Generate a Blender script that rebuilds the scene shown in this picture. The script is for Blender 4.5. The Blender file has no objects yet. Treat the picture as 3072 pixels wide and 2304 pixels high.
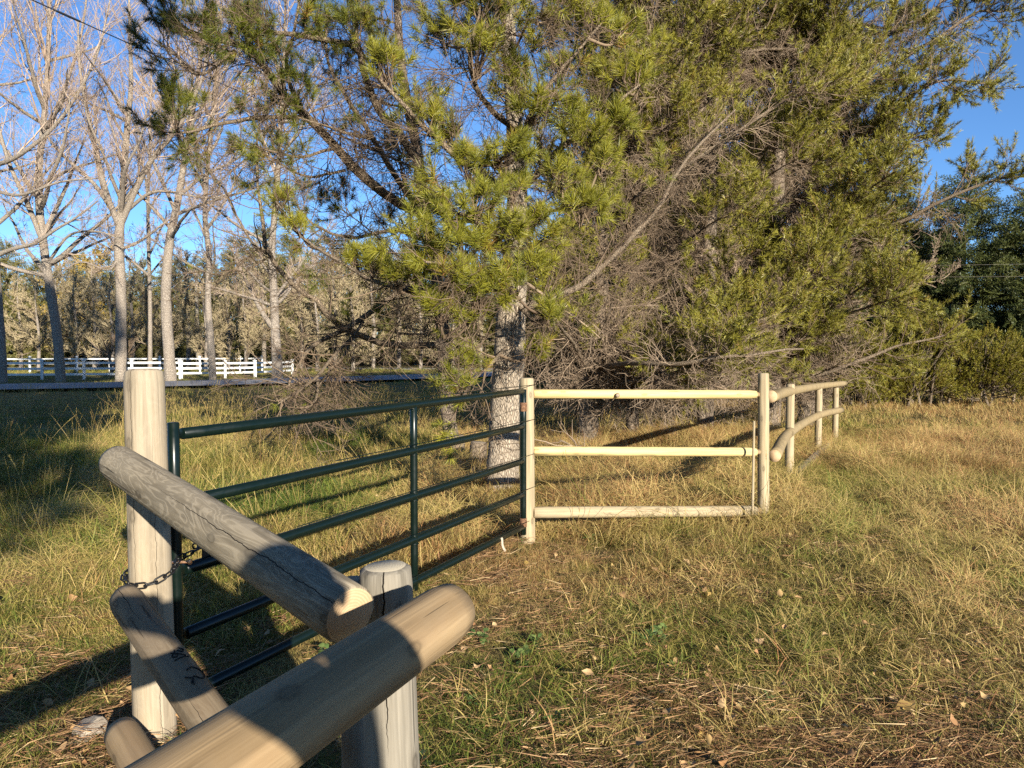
import bpy, bmesh, math, random
import numpy as np
from mathutils import Vector, Matrix, Quaternion

# ------------------------------------------------------------------ camera, sky, sun, exposure
S = bpy.context.scene
COL = S.collection
F_PX, CX, CY = 740.0, 512.0, 384.0
EYE = 1.5
PITCH = math.radians(2.5)
cam_d = bpy.data.cameras.new('camera')
cam_d.sensor_width = 36.0
cam_d.lens = 36.0 * F_PX / 1024.0
cam_d.clip_start = 0.03
cam_d.clip_end = 1500.0
cam = bpy.data.objects.new('camera', cam_d)
COL.objects.link(cam)
cam.location = (0, 0, EYE)
cam.rotation_euler = (math.pi / 2 - PITCH, 0, 0)
S.camera = cam

SUN_AZ, SUN_EL = math.radians(27.0), math.radians(16.5)     # shadows run 27 deg left of straight ahead
SHADOW = Vector((-math.sin(SUN_AZ) * math.cos(SUN_EL), math.cos(SUN_AZ) * math.cos(SUN_EL), -math.sin(SUN_EL)))
sun_d = bpy.data.lights.new('sun', 'SUN')
sun_d.energy = 5.0
sun_d.angle = math.radians(0.5)
sun_d.color = (1.0, 0.92, 0.78)
sun = bpy.data.objects.new('sun', sun_d)
COL.objects.link(sun)
sun.rotation_mode = 'QUATERNION'
sun.rotation_quaternion = (-SHADOW).to_track_quat('Z', 'Y')

W = bpy.data.worlds.new('World')
S.world = W
W.use_nodes = True
wn = W.node_tree
sky = wn.nodes.new('ShaderNodeTexSky')
sky.sky_type = 'NISHITA'
sky.sun_disc = False
sky.sun_elevation = SUN_EL
to_sun = -SHADOW
sky.sun_rotation = math.atan2(to_sun.x, to_sun.y)
sky.altitude = 1500
sky.air_density = 1.0
sky.dust_density = 0.0
sky.ozone_density = 6.0
wn.nodes['Background'].inputs['Strength'].default_value = 0.092
wn.links.new(sky.outputs[0], wn.nodes['Background'].inputs['Color'])

S.view_settings.view_transform = 'Standard'
S.view_settings.look = 'None'
S.view_settings.exposure = 1.15
S.view_settings.gamma = 1.0
S.view_settings.use_curve_mapping = False
S.render.engine = 'CYCLES'
S.cycles.max_bounces = 5
S.cycles.diffuse_bounces = 3
S.cycles.glossy_bounces = 2
S.cycles.transmission_bounces = 2
S.cycles.transparent_max_bounces = 4
S.cycles.use_denoising = False
S.cycles.caustics_reflective = False
S.cycles.caustics_refractive = False

rng = np.random.default_rng(11)
random.seed(5)

# ------------------------------------------------------------------ placing helpers
_cp, _sp = math.cos(PITCH), math.sin(PITCH)
def at(u, v, d):
    """world point seen at picture position (u, v) when it stands d metres deep"""
    x = (u - CX) / F_PX * d
    y = -(v - CY) / F_PX * d
    return np.array((x, d * _cp + y * _sp, EYE - d * _sp + y * _cp))

def vnoise(x, y, seed=0):
    """smooth value noise 0..1, vectorised"""
    x = np.asarray(x, float); y = np.asarray(y, float)
    xi = np.floor(x).astype(np.int64); yi = np.floor(y).astype(np.int64)
    fx = x - xi; fy = y - yi
    fx = fx * fx * (3 - 2 * fx); fy = fy * fy * (3 - 2 * fy)
    def h(a, b):
        n = (a * 374761393 + b * 668265263 + seed * 982451653) & 0xffffffff
        n = ((n ^ (n >> 13)) * 1274126177) & 0xffffffff
        return ((n ^ (n >> 16)) & 0xffff) / 65535.0
    return (h(xi, yi) * (1 - fx) + h(xi + 1, yi) * fx) * (1 - fy) + (h(xi, yi + 1) * (1 - fx) + h(xi + 1, yi + 1) * fx) * fy

def hgt(x, y):
    """ground height"""
    x = np.asarray(x, float); y = np.asarray(y, float)
    fade = np.clip((26 - y) / 6, 0, 1) * np.clip((24 - np.abs(x)) / 6, 0, 1)
    near = np.clip((np.hypot(x, y) - 1.5) / 6.0, 0.25, 1)
    n = (vnoise(x * .35, y * .35, 3) - .5) * .16 + (vnoise(x * 1.3, y * 1.3, 4) - .5) * .07
    return n * fade * near

def norm(v):
    return v / np.maximum(np.linalg.norm(v, axis=-1, keepdims=True), 1e-9)

def put(o, parent=None):
    COL.objects.link(o)
    if parent is not None:
        o.parent = parent
    return o

def tag(o, label=None, cat=None, group=None, kind=None):
    if label: o['label'] = label
    if cat: o['category'] = cat
    if group: o['group'] = group
    if kind: o['kind'] = kind
    return o

def thing(name, label, cat, loc=(0, 0, 0), group=None):
    o = bpy.data.objects.new(name, None)
    o.empty_display_size = .2
    o.location = loc
    put(o)
    return tag(o, label, cat, group)

def mesh_np(name, V, quads=None, tris=None, smooth=True, mats=(), midx=None):
    me = bpy.data.meshes.new(name)
    V = np.asarray(V, np.float32).reshape(-1, 3)
    loops, starts, tot = [], [], 0
    if quads is not None and len(quads):
        q = np.asarray(quads, np.int32).reshape(-1, 4)
        loops.append(q.ravel()); starts.append(np.arange(len(q)) * 4); tot += len(q) * 4
    if tris is not None and len(tris):
        t = np.asarray(tris, np.int32).reshape(-1, 3)
        loops.append(t.ravel()); starts.append(tot + np.arange(len(t)) * 3); tot += len(t) * 3
    L = np.concatenate(loops); st = np.concatenate(starts).astype(np.int32)
    me.vertices.add(len(V)); me.vertices.foreach_set('co', V.ravel())
    me.loops.add(len(L)); me.loops.foreach_set('vertex_index', L)
    me.polygons.add(len(st)); me.polygons.foreach_set('loop_start', st)
    me.polygons.foreach_set('use_smooth', np.full(len(st), smooth, bool))
    for m in mats: me.materials.append(m)
    if midx is not None: me.polygons.foreach_set('material_index', np.asarray(midx, np.int32))
    me.update(calc_edges=True)
    me.validate()
    return me

class MB:
    """collects pieces for ONE mesh"""
    def __init__(s): s.V = []; s.Q = []; s.T = []; s.n = 0
    def add(s, V, Q=None, T=None):
        V = np.asarray(V, float).reshape(-1, 3)
        if Q is not None and len(Q): s.Q.append(np.asarray(Q) + s.n)
        if T is not None and len(T): s.T.append(np.asarray(T) + s.n)
        s.V.append(V); s.n += len(V)
        return s
    def mesh(s, name, mat, smooth=True, origin=(0, 0, 0)):
        V = np.concatenate(s.V) - np.asarray(origin)
        return mesh_np(name, V, np.concatenate(s.Q) if s.Q else None, np.concatenate(s.T) if s.T else None, smooth, [mat])
    def build(s, name, mat, parent=None, smooth=True):
        org = np.array(parent.matrix_world.translation) if parent is not None and False else np.zeros(3)
        if parent is not None: org = np.array(root_loc(parent))
        o = bpy.data.objects.new(name, s.mesh(name, mat, smooth, org))
        return put(o, parent)

def root_loc(o):
    p = Vector((0, 0, 0))
    while o is not None:
        p = p + o.location; o = o.parent
    return p

def tubes(P, R, sides=3, cap=False):
    """P (N,K,3) polylines, R (N,K) radii -> verts, quads"""
    P = np.asarray(P, float); R = np.asarray(R, float)
    N, K, _ = P.shape
    T = np.empty_like(P)
    T[:, 1:-1] = P[:, 2:] - P[:, :-2]; T[:, 0] = P[:, 1] - P[:, 0]; T[:, -1] = P[:, -1] - P[:, -2]
    T = norm(T)
    ref = np.where(np.abs(T[:, :1, 2:3]) > .9, np.array([[[1., 0, 0]]]), np.array([[[0, 0, 1.]]]))
    ref = np.repeat(ref, K, axis=1)
    A = norm(np.cross(T, ref)); B = np.cross(T, A)
    a = np.arange(sides) * 2 * math.pi / sides
    V = P[:, :, None, :] + R[:, :, None, None] * (A[:, :, None, :] * np.cos(a)[None, None, :, None] + B[:, :, None, :] * np.sin(a)[None, None, :, None])
    idx = np.arange(N * K * sides).reshape(N, K, sides)
    nx = np.roll(idx, -1, axis=2)
    Q = np.stack([idx[:, :-1], nx[:, :-1], nx[:, 1:], idx[:, 1:]], axis=-1).reshape(-1, 4)
    return V.reshape(-1, 3), Q

def spline(pts, n):
    """Catmull-Rom resample of a control polyline with any columns"""
    p = np.asarray(pts, float)
    if len(p) == 2:
        t = np.linspace(0, 1, n)[:, None]
        return p[0] * (1 - t) + p[1] * t
    q = np.vstack([2 * p[0] - p[1], p, 2 * p[-1] - p[-2]])
    out = []
    for t in np.linspace(0, len(p) - 1 - 1e-6, n):
        i = int(t); f = t - i
        a, b, c, d = q[i], q[i + 1], q[i + 2], q[i + 3]
        out.append(.5 * (2 * b + (c - a) * f + (2 * a - 5 * b + 4 * c - d) * f * f + (3 * b - a - 3 * c + d) * f ** 3))
    return np.array(out)

def grow(start, dirs, length, K=5, pull=(0, 0, 0), wob=.15, r=rng):
    """polylines (N,K,3) from start along dirs, bending by pull"""
    N = len(start)
    P = np.empty((N, K, 3)); P[:, 0] = start
    d = norm(np.asarray(dirs, float)).copy()
    step = (np.asarray(length) / (K - 1))[:, None]
    pull = np.asarray(pull, float)
    for k in range(1, K):
        d = norm(d + pull / (K - 1) + r.normal(0, wob, (N, 3)))
        P[:, k] = P[:, k - 1] + d * step
    return P

def sample(P, i, t):
    """position and tangent at parameter t (0..1) of polyline i"""
    K = P.shape[1]
    f = np.clip(t * (K - 1), 0, K - 1 - 1e-6); k = f.astype(int); f = (f - k)[:, None]
    a, b = P[i, k], P[i, k + 1]
    return a * (1 - f) + b * f, norm(b - a)

def side_dirs(T, ang, r=rng, up=0.0):
    """directions that leave tangents T at angle ang with a random roll"""
    N = len(T)
    rnd = norm(r.normal(0, 1, (N, 3)) + np.array((0, 0, up)))
    S_ = norm(rnd - T * (rnd * T).sum(1, keepdims=True))
    ang = np.broadcast_to(np.asarray(ang, float), (N,))[:, None]
    return norm(T * np.cos(ang) + S_ * np.sin(ang))

def quat_z_to(D, roll):
    """quaternions (w,x,y,z) that turn +Z to D after a roll about Z"""
    D = norm(np.asarray(D, float))
    w = 1 + D[:, 2]; x = -D[:, 1]; y = D[:, 0]
    flip = w < 1e-4
    q = np.stack([w, x, y, np.zeros(len(D))], 1)
    q[flip] = (0, 1, 0, 0)
    q = norm(q)
    c, s = np.cos(roll / 2), np.sin(roll / 2)
    return np.stack([q[:, 0] * c - q[:, 3] * s, q[:, 1] * c + q[:, 2] * s, q[:, 2] * c - q[:, 1] * s, q[:, 0] * s + q[:, 3] * c], 1)

# ------------------------------------------------------------------ scattering leaf-sized pieces (needles, grass) as stuff
_gn = {}
def scatter_tree(coll):
    if coll.name in _gn: return _gn[coll.name]
    g = bpy.data.node_groups.new('scatter_' + coll.name, 'GeometryNodeTree')
    g.interface.new_socket('Geometry', in_out='INPUT', socket_type='NodeSocketGeometry')
    g.interface.new_socket('Geometry', in_out='OUTPUT', socket_type='NodeSocketGeometry')
    gi = g.nodes.new('NodeGroupInput'); go = g.nodes.new('NodeGroupOutput')
    ci = g.nodes.new('GeometryNodeCollectionInfo')
    ci.inputs['Collection'].default_value = coll
    ci.inputs['Separate Children'].default_value = True
    ci.inputs['Reset Children'].default_value = True
    io = g.nodes.new('GeometryNodeInstanceOnPoints')
    io.inputs['Pick Instance'].default_value = True
    def attr(n, t):
        a = g.nodes.new('GeometryNodeInputNamedAttribute'); a.data_type = t; a.inputs['Name'].default_value = n
        return a.outputs[0]
    g.links.new(gi.outputs[0], io.inputs['Points'])
    g.links.new(ci.outputs[0], io.inputs['Instance'])
    g.links.new(attr('idx', 'INT'), io.inputs['Instance Index'])
    g.links.new(attr('rot', 'QUATERNION'), io.inputs['Rotation'])
    g.links.new(attr('size', 'FLOAT_VECTOR'), io.inputs['Scale'])
    g.links.new(io.outputs[0], go.inputs[0])
    _gn[coll.name] = g
    return g

def scatter(name, coll, P, Q, size, tint, parent=None, idx=None, r=rng, choose=None):
    P = np.asarray(P, float)
    if parent is not None: P = P - np.array(root_loc(parent))
    n = len(P)
    me = bpy.data.meshes.new(name)
    me.vertices.add(n); me.vertices.foreach_set('co', P.astype(np.float32).ravel())
    def st(nm, t, key, arr):
        me.attributes.new(nm, t, 'POINT').data.foreach_set(key, arr)
    st('rot', 'QUATERNION', 'value', np.asarray(Q, np.float32).ravel())
    size = np.asarray(size, float)
    if size.ndim < 2: size = np.repeat(np.broadcast_to(size, (n,))[:, None], 3, 1)
    st('size', 'FLOAT_VECTOR', 'vector', size.astype(np.float32).ravel())
    st('tint', 'FLOAT', 'value', np.broadcast_to(np.asarray(tint, np.float32), (n,)).copy())
    nv = len(coll.objects)
    if idx is None: idx = r.integers(0, nv, n)
    st('idx', 'INT', 'value', np.asarray(idx, np.int32))
    o = bpy.data.objects.new(name, me)
    put(o, parent)
    m = o.modifiers.new('scatter', 'NODES'); m.node_group = scatter_tree(coll)
    o['kind'] = 'stuff'
    return o

def variants(cname, meshes):
    c = bpy.data.collections.new(cname)
    for i, me in enumerate(meshes):
        c.objects.link(bpy.data.objects.new('%s_%02d' % (cname, i), me))
    return c

# ------------------------------------------------------------------ materials
class NB:
    def __init__(s, name):
        s.m = bpy.data.materials.new(name); s.m.use_nodes = True
        s.t = s.m.node_tree; s.N = s.t.nodes; s.b = s.N['Principled BSDF']
        s.b.inputs['Specular IOR Level'].default_value = .25
    def n(s, kind, **kw):
        x = s.N.new(kind)
        for k, v in kw.items(): setattr(x, k, v)
        return x
    def link(s, a, b): s.t.links.new(a, b)
    def inp(s, sock, v):
        if isinstance(v, bpy.types.NodeSocket): s.link(v, sock)
        elif v is not None: sock.default_value = v
    def coord(s, which='Object'): return s.n('ShaderNodeTexCoord').outputs[which]
    def mapping(s, vec, scale=(1, 1, 1), loc=(0, 0, 0), rot=(0, 0, 0)):
        m = s.n('ShaderNodeMapping'); s.link(vec, m.inputs['Vector'])
        m.inputs['Scale'].default_value = scale; m.inputs['Location'].default_value = loc; m.inputs['Rotation'].default_value = rot
        return m.outputs[0]
    def noise(s, vec, scale, detail=4, rough=.55, dist=0, out='Fac'):
        x = s.n('ShaderNodeTexNoise'); s.link(vec, x.inputs['Vector'])
        x.inputs['Scale'].default_value = scale; x.inputs['Detail'].default_value = detail
        x.inputs['Roughness'].default_value = rough; x.inputs['Distortion'].default_value = dist
        return x.outputs[out]
    def voro(s, vec, scale, feature='F1', out='Distance'):
        x = s.n('ShaderNodeTexVoronoi', feature=feature); s.link(vec, x.inputs['Vector'])
        x.inputs['Scale'].default_value = scale
        return x.outputs[out]
    def math(s, op, a, b=None, c=None):
        x = s.n('ShaderNodeMath', operation=op)
        for i, v in enumerate((a, b, c)): s.inp(x.inputs[i], v)
        return x.outputs[0]
    def ramp(s, fac, stops, interp='LINEAR'):
        x = s.n('ShaderNodeValToRGB'); s.link(fac, x.inputs[0]); e = x.color_ramp.elements
        x.color_ramp.interpolation = interp
        while len(e) < len(stops): e.new(.5)
        for el, (p, c) in zip(e, stops):
            el.position = p; el.color = tuple(c) + (1,) if not isinstance(c, (int, float)) else (c, c, c, 1)
        return x.outputs[0]
    def mix(s, fac, a, b, mode='MIX'):
        x = s.n('ShaderNodeMix', data_type='RGBA', blend_type=mode)
        s.inp(x.inputs[0], fac)
        for k, v in ((6, a), (7, b)):
            if not isinstance(v, bpy.types.NodeSocket): v = tuple(v) + (1,) if len(v) == 3 else v
            s.inp(x.inputs[k], v)
        return x.outputs[2]
    def sep(s, vec):
        x = s.n('ShaderNodeSeparateXYZ'); s.link(vec, x.inputs[0]); return x.outputs
    def comb(s, a, b, c):
        x = s.n('ShaderNodeCombineXYZ')
        for i, v in enumerate((a, b, c)): s.inp(x.inputs[i], v)
        return x.outputs[0]
    def rnd(s):
        return s.n('ShaderNodeObjectInfo').outputs['Random']
    def island(s):
        return s.n('ShaderNodeNewGeometry').outputs['Random Per Island']
    def tint(s):
        x = s.n('ShaderNodeAttribute', attribute_type='INSTANCER', attribute_name='tint'); return x.outputs['Fac']
    def bump(s, h, strength=.4, dist=.01):
        x = s.n('ShaderNodeBump'); s.link(h, x.inputs['Height'])
        x.inputs['Strength'].default_value = strength; x.inputs['Distance'].default_value = dist
        s.link(x.outputs[0], s.b.inputs['Normal'])
    def col(s, c): s.inp(s.b.inputs['Base Color'], c if isinstance(c, bpy.types.NodeSocket) else tuple(c) + (1,))
    def rough(s, v): s.inp(s.b.inputs['Roughness'], v)
    def spec(s, v): s.inp(s.b.inputs['Specular IOR Level'], v)

def wood(name, light, dark, stain, flame=0.0, crack=None, crack2=None, fine=1.0, rough=.75):
    """round wood, local Z along the pole, local X the upper side"""
    n = NB(name); P = n.coord()
    off = n.comb(n.math('MULTIPLY', n.rnd(), 37.0), n.math('MULTIPLY', n.rnd(), 11.0), n.math('MULTIPLY', n.rnd(), 53.0))
    ad = n.n('ShaderNodeVectorMath', operation='ADD'); n.link(P, ad.inputs[0]); n.link(off, ad.inputs[1]); Q = ad.outputs[0]
    streak = n.noise(n.mapping(Q, (1, 1, .05)), 70 * fine, 5, .65)
    broad = n.noise(n.mapping(Q, (1, 1, .22)), 9, 3, .5)
    blot = n.noise(n.mapping(Q, (1, 1, .5)), 5, 4, .6)
    lines = n.noise(n.mapping(Q, (1, 1, .035)), 30, 3, .5, .15)
    c = n.mix(n.ramp(streak, [(.32, 0), (.68, 1)]), dark, light)
    c = n.mix(n.math('MULTIPLY', n.ramp(broad, [(.42, 0), (.7, 1)]), .55), c, stain)
    c = n.mix(n.math('MULTIPLY', n.ramp(blot, [(.5, 0), (.75, 1)]), .3), c, dark)
    c = n.mix(n.math('MULTIPLY', n.ramp(lines, [(.52, 0), (.62, 1)]), .55), c, tuple(.62 * q for q in dark))
    h = n.math('SUBTRACT', n.math('MULTIPLY', streak, .6), n.math('MULTIPLY', n.ramp(lines, [(.52, 0), (.62, 1)]), .5))
    if flame:
        base = n.noise(n.mapping(Q, (1, 1, .26)), 11.0, 3.0, .5, .9)
        w = n.math('SINE', n.math('MULTIPLY', base, 78.0))
        line = n.ramp(n.math('MULTIPLY_ADD', w, .5, .5), [(.66, 0), (.98, 1)])
        c = n.mix(n.math('MULTIPLY', line, flame), c, tuple(min(1, 1.2 * x + .03) for x in light))
        w2 = n.ramp(n.math('MULTIPLY_ADD', w, .5, .5), [(.05, 1), (.3, 0)])
        c = n.mix(n.math('MULTIPLY', w2, flame * .5), c, tuple(.55 * x for x in dark))
        h = n.math('ADD', h, n.math('MULTIPLY', line, .5 * flame))
    x, y, z = n.sep(P)[:3]
    ang = n.math('ARCTAN2', y, x)
    # knots: dark ovals with a paler heart; short drying checks along the grain
    kv = n.n('ShaderNodeTexVoronoi', voronoi_dimensions='2D'); kv.inputs['Scale'].default_value = 6.5
    n.link(n.comb(n.math('ADD', n.math('MULTIPLY', ang, .075), n.math('MULTIPLY', n.rnd(), 9.0)), n.math('MULTIPLY', z, .62), 0.0), kv.inputs['Vector'])
    kd = n.math('ADD', kv.outputs['Distance'], n.math('MULTIPLY', n.math('SUBTRACT', n.noise(Q, 60, 2), .5), .03))
    pick = n.math('GREATER_THAN', n.sep(kv.outputs['Color'])[0], .45)
    kn = n.math('MULTIPLY', n.ramp(kd, [(.0, .45), (.05, .75), (.075, 1), (.12, .25), (.2, 0)]), pick)
    c = n.mix(n.math('MULTIPLY', kn, .8), c, tuple(.42 * q for q in dark))
    chk = n.ramp(n.noise(n.mapping(Q, (1, 1, .045)), 48, 2, .4), [(.70, 0), (.735, 1)])
    c = n.mix(n.math('MULTIPLY', chk, .75), c, tuple(.22 * q for q in dark))
    h = n.math('SUBTRACT', h, n.math('MULTIPLY', chk, 1.2))
    c = n.mix(n.math('MULTIPLY', n.ramp(n.noise(Q, 3.2, 5, .65), [(.42, 0), (.72, 1)]), .38), c, tuple(.75 * a_ + .25 * b_ for a_, b_ in zip(dark, (.3, .3, .28))))
    for ck in (crack, crack2):
        if ck is None: continue
        a0, z0, z1, wd = ck
        wig = n.math('MULTIPLY', n.math('SUBTRACT', n.noise(n.mapping(P, (0, 0, 1)), 7, 4, .6), .5), .55)
        dv = n.math('ABSOLUTE', n.math('SUBTRACT', n.math('ADD', ang, wig), a0))
        zz = n.math('DIVIDE', n.math('SUBTRACT', z, z0), (z1 - z0))
        win = n.math('MULTIPLY', n.math('MULTIPLY', zz, n.math('SUBTRACT', 1.0, zz)), 4.0)
        wid = n.math('MULTIPLY', n.math('MAXIMUM', win, 0.0), wd)
        mk = n.math('LESS_THAN', dv, wid)
        c = n.mix(mk, c, (.012, .009, .006))
        h = n.math('SUBTRACT', h, n.math('MULTIPLY', mk, 3.0))
    n.col(c); n.rough(rough); n.spec(.15); n.bump(h, .5, .004)
    return n.m

def endgrain(name, light, dark):
    n = NB(name); P = n.coord(); x, y, z = n.sep(P)[:3]
    r = n.math('SQRT', n.math('ADD', n.math('MULTIPLY', x, x), n.math('MULTIPLY', y, y)))
    r = n.math('ADD', r, n.math('MULTIPLY', n.noise(P, 22, 2), .012))
    w = n.math('MULTIPLY_ADD', n.math('SINE', n.math('MULTIPLY', r, 900.0)), .5, .5)
    c = n.mix(n.math('MULTIPLY', w, .6), light, dark)
    c = n.mix(n.math('MULTIPLY', n.ramp(n.noise(P, 40, 4), [(.5, 0), (.7, 1)]), .4), c, dark)
    n.col(c); n.rough(.85); n.spec(.1); n.bump(n.noise(P, 160, 3), .4, .002)
    return n.m

M = {}
M['grey'] = wood('weathered_grey_wood', (.30, .25, .175), (.18, .147, .10), (.245, .205, .145), flame=.42, crack=(.85, .5, 1.75, .02), rough=.7)
M['tan'] = wood('tan_wood', (.36, .255, .14), (.23, .155, .08), (.31, .195, .10), crack=(2.2, .2, 1.2, .02), fine=.6)
M['tanflame'] = wood('tan_brown_wood', (.27, .21, .135), (.18, .13, .08), (.235, .17, .105), flame=.12, crack=(.5, -.1, .3, .02), crack2=(.75, .75, 1.2, .018), fine=.8)
M['post'] = wood('pale_post_wood', (.37, .31, .225), (.26, .21, .145), (.36, .28, .18), flame=.1, crack=(-.3, .6, 1.9, .018), crack2=(.75, -.3, 1.4, .012))
M['postgrey'] = wood('grey_post_wood', (.28, .25, .20), (.165, .145, .112), (.23, .20, .155), crack=(.05, .62, 1.3, .035))
M['new'] = wood('fresh_yellow_wood', (.68, .54, .265), (.53, .40, .175), (.64, .48, .21), rough=.55)
M['dull'] = wood('dull_tan_wood', (.35, .265, .145), (.23, .17, .085), (.29, .215, .115))
M['pole'] = wood('pale_pole_wood', (.43, .355, .225), (.31, .24, .145), (.38, .29, .17))
M['end'] = endgrain('cut_end_wood', (.50, .355, .215), (.36, .24, .13))
M['endpale'] = endgrain('weathered_end_wood', (.56, .49, .36), (.40, .33, .22))
M['endgrey'] = endgrain('grey_end_wood', (.36, .29, .21), (.22, .17, .12))

n = NB('dark_green_gate_paint'); P = n.coord()
sc = n.ramp(n.noise(n.mapping(P, (1, 1, .15)), 60, 4), [(.62, 0), (.75, 1)])
n.col(n.mix(n.math('MULTIPLY', sc, .3), (.0032, .0085, .0066), (.04, .048, .043)))
n.rough(n.ramp(n.noise(P, 14, 3), [(.3, .22), (.7, .42)])); n.spec(.35); M['gate'] = n.m
n = NB('black_steel'); n.col((.012, .012, .013)); n.rough(.42); n.spec(.5); n.b.inputs['Metallic'].default_value = .3; M['steel'] = n.m
n = NB('coppery_steel'); n.col((.62, .36, .22)); n.rough(.35); n.b.inputs['Metallic'].default_value = .8; M['copper'] = n.m
n = NB('rusty_steel'); P = n.coord(); n.col(n.ramp(n.noise(P, 60, 4), [(.35, (.09, .045, .025)), (.65, (.28, .15, .08))])); n.rough(.8); M['rust'] = n.m
n = NB('white_vinyl'); P = n.coord(); n.col(n.mix(n.math('MULTIPLY', n.noise(P, 3, 4), .25), (.66, .66, .64), (.48, .46, .41))); n.rough(.45); M['white'] = n.m
n = NB('pale_strap'); n.col((.45, .38, .29)); n.rough(.8); M['strap'] = n.m
n = NB('black_ink'); n.col((.02, .018, .016)); n.rough(.8); M['ink'] = n.m
n = NB('black_cable'); n.col((.03, .03, .032)); n.rough(.6); M['cable'] = n.m

def bark(name, light, dark, mid, sc=1.0, stretch=.28, bump=.8):
    n = NB(name); P = n.coord()
    v = n.voro(n.mapping(P, (1, 1, stretch)), 58 * sc, 'DISTANCE_TO_EDGE')
    ns = n.noise(n.mapping(P, (1, 1, stretch)), 30 * sc, 5, .7)
    c = n.mix(n.ramp(v, [(.02, 0), (.16, 1)]), dark, light)
    c = n.mix(n.ramp(ns, [(.42, 0), (.66, 1)]), c, mid)
    c = n.mix(n.math('MULTIPLY', n.ramp(n.noise(P, 2.2, 3), [(.45, 0), (.7, 1)]), .5), c, mid)
    n.col(c); n.rough(.9); n.spec(.1)
    n.bump(n.math('ADD', n.ramp(v, [(0, 0), (.2, 1)]), n.math('MULTIPLY', ns, .7)), bump, .02)
    return n.m
M['bark'] = bark('grey_pine_bark', (.46, .385, .295), (.22, .175, .13), (.34, .275, .205))
M['bark_mid'] = bark('dull_pine_bark', (.30, .24, .18), (.09, .07, .05), (.2, .155, .115), .8)
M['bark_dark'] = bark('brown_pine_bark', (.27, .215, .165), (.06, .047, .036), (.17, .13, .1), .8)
M['limb'] = bark('pine_limb_bark', (.34, .27, .19), (.10, .075, .055), (.24, .18, .125), 1.3)
M['poplar'] = bark('pale_poplar_bark', (.40, .345, .28), (.10, .082, .068), (.27, .225, .18), .45, .3)
def plain(name, a, b, rough=.85, spec=.1):
    n = NB(name); n.col(n.mix(n.island(), a, b)); n.rough(rough); n.spec(spec); return n.m
M['deadtwig'] = plain('grey_dead_twig', (.15, .105, .07), (.38, .29, .205))
M['twig'] = plain('brown_twig', (.10, .07, .05), (.22, .16, .105))
M['poptwig'] = plain('pale_poplar_twig', (.48, .38, .29), (.28, .2, .155))
M['brushtwig'] = plain('brown_brush_twig', (.27, .215, .125), (.50, .41, .25))

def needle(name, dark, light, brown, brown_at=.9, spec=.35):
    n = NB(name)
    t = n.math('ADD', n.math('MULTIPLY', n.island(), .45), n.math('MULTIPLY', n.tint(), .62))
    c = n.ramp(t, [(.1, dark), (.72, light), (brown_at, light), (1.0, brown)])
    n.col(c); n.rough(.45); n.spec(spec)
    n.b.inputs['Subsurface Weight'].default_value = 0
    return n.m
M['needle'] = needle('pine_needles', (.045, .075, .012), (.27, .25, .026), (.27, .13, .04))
M['needle_far'] = needle('olive_pine_needles', (.05, .068, .013), (.25, .225, .03), (.24, .14, .05))
M['spruce'] = needle('spruce_needles', (.02, .042, .016), (.095, .105, .028), (.11, .085, .03), spec=.25)
M['spruce_far'] = needle('olive_spruce_needles', (.055, .07, .022), (.17, .155, .05), (.2, .14, .06), spec=.2)
M['goldleaf'] = needle('golden_leaves', (.30, .2, .04), (.45, .33, .06), (.4, .25, .06), spec=.2)

n = NB('grass_blades')
t = n.math('ADD', n.math('MULTIPLY', n.island(), .42), n.math('MULTIPLY', n.tint(), .68))
n.col(n.ramp(t, [(.08, (.06, .105, .018)), (.34, (.16, .19, .032)), (.54, (.33, .265, .07)), (.76, (.49, .365, .14)), (.9, (.43, .27, .105)), (1.0, (.33, .165, .07))]))
n.rough(.55); n.spec(.25)
tr = n.n('ShaderNodeBsdfTranslucent'); mx = n.n('ShaderNodeMixShader'); mx.inputs[0].default_value = .22
n.link(n.b.inputs['Base Color'].links[0].from_socket, tr.inputs[0])
n.link(n.b.outputs[0], mx.inputs[1]); n.link(tr.outputs[0], mx.inputs[2])
n.link(mx.outputs[0], n.N['Material Output'].inputs[0]); M['grass'] = n.m
n = NB('needle_litter')
n.col(n.ramp(n.island(), [(.0, (.10, .05, .026)), (.45, (.24, .125, .06)), (.8, (.38, .23, .11)), (1, (.47, .35, .19))])); n.rough(.7); M['litter'] = n.m
n = NB('fallen_leaf'); P = n.coord()
n.col(n.mix(n.noise(P, 40, 3), n.ramp(n.rnd(), [(0, (.28, .14, .055)), (.4, (.42, .26, .11)), (.75, (.50, .36, .18)), (1, (.44, .31, .07))]), (.30, .17, .08))); n.rough(.6); n.spec(.3); M['leaf'] = n.m
n = NB('litter_leaf')
n.col(n.ramp(n.math('FRACT', n.math('ADD', n.tint(), n.island())), [(0, (.22, .10, .045)), (.4, (.38, .22, .10)), (.75, (.46, .33, .17)), (1, (.38, .26, .06))])); n.rough(.6); M['leaf2'] = n.m
n = NB('green_weed_leaf'); n.col(n.mix(n.island(), (.04, .085, .02), (.13, .17, .05))); n.rough(.5); M['weed'] = n.m

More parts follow.
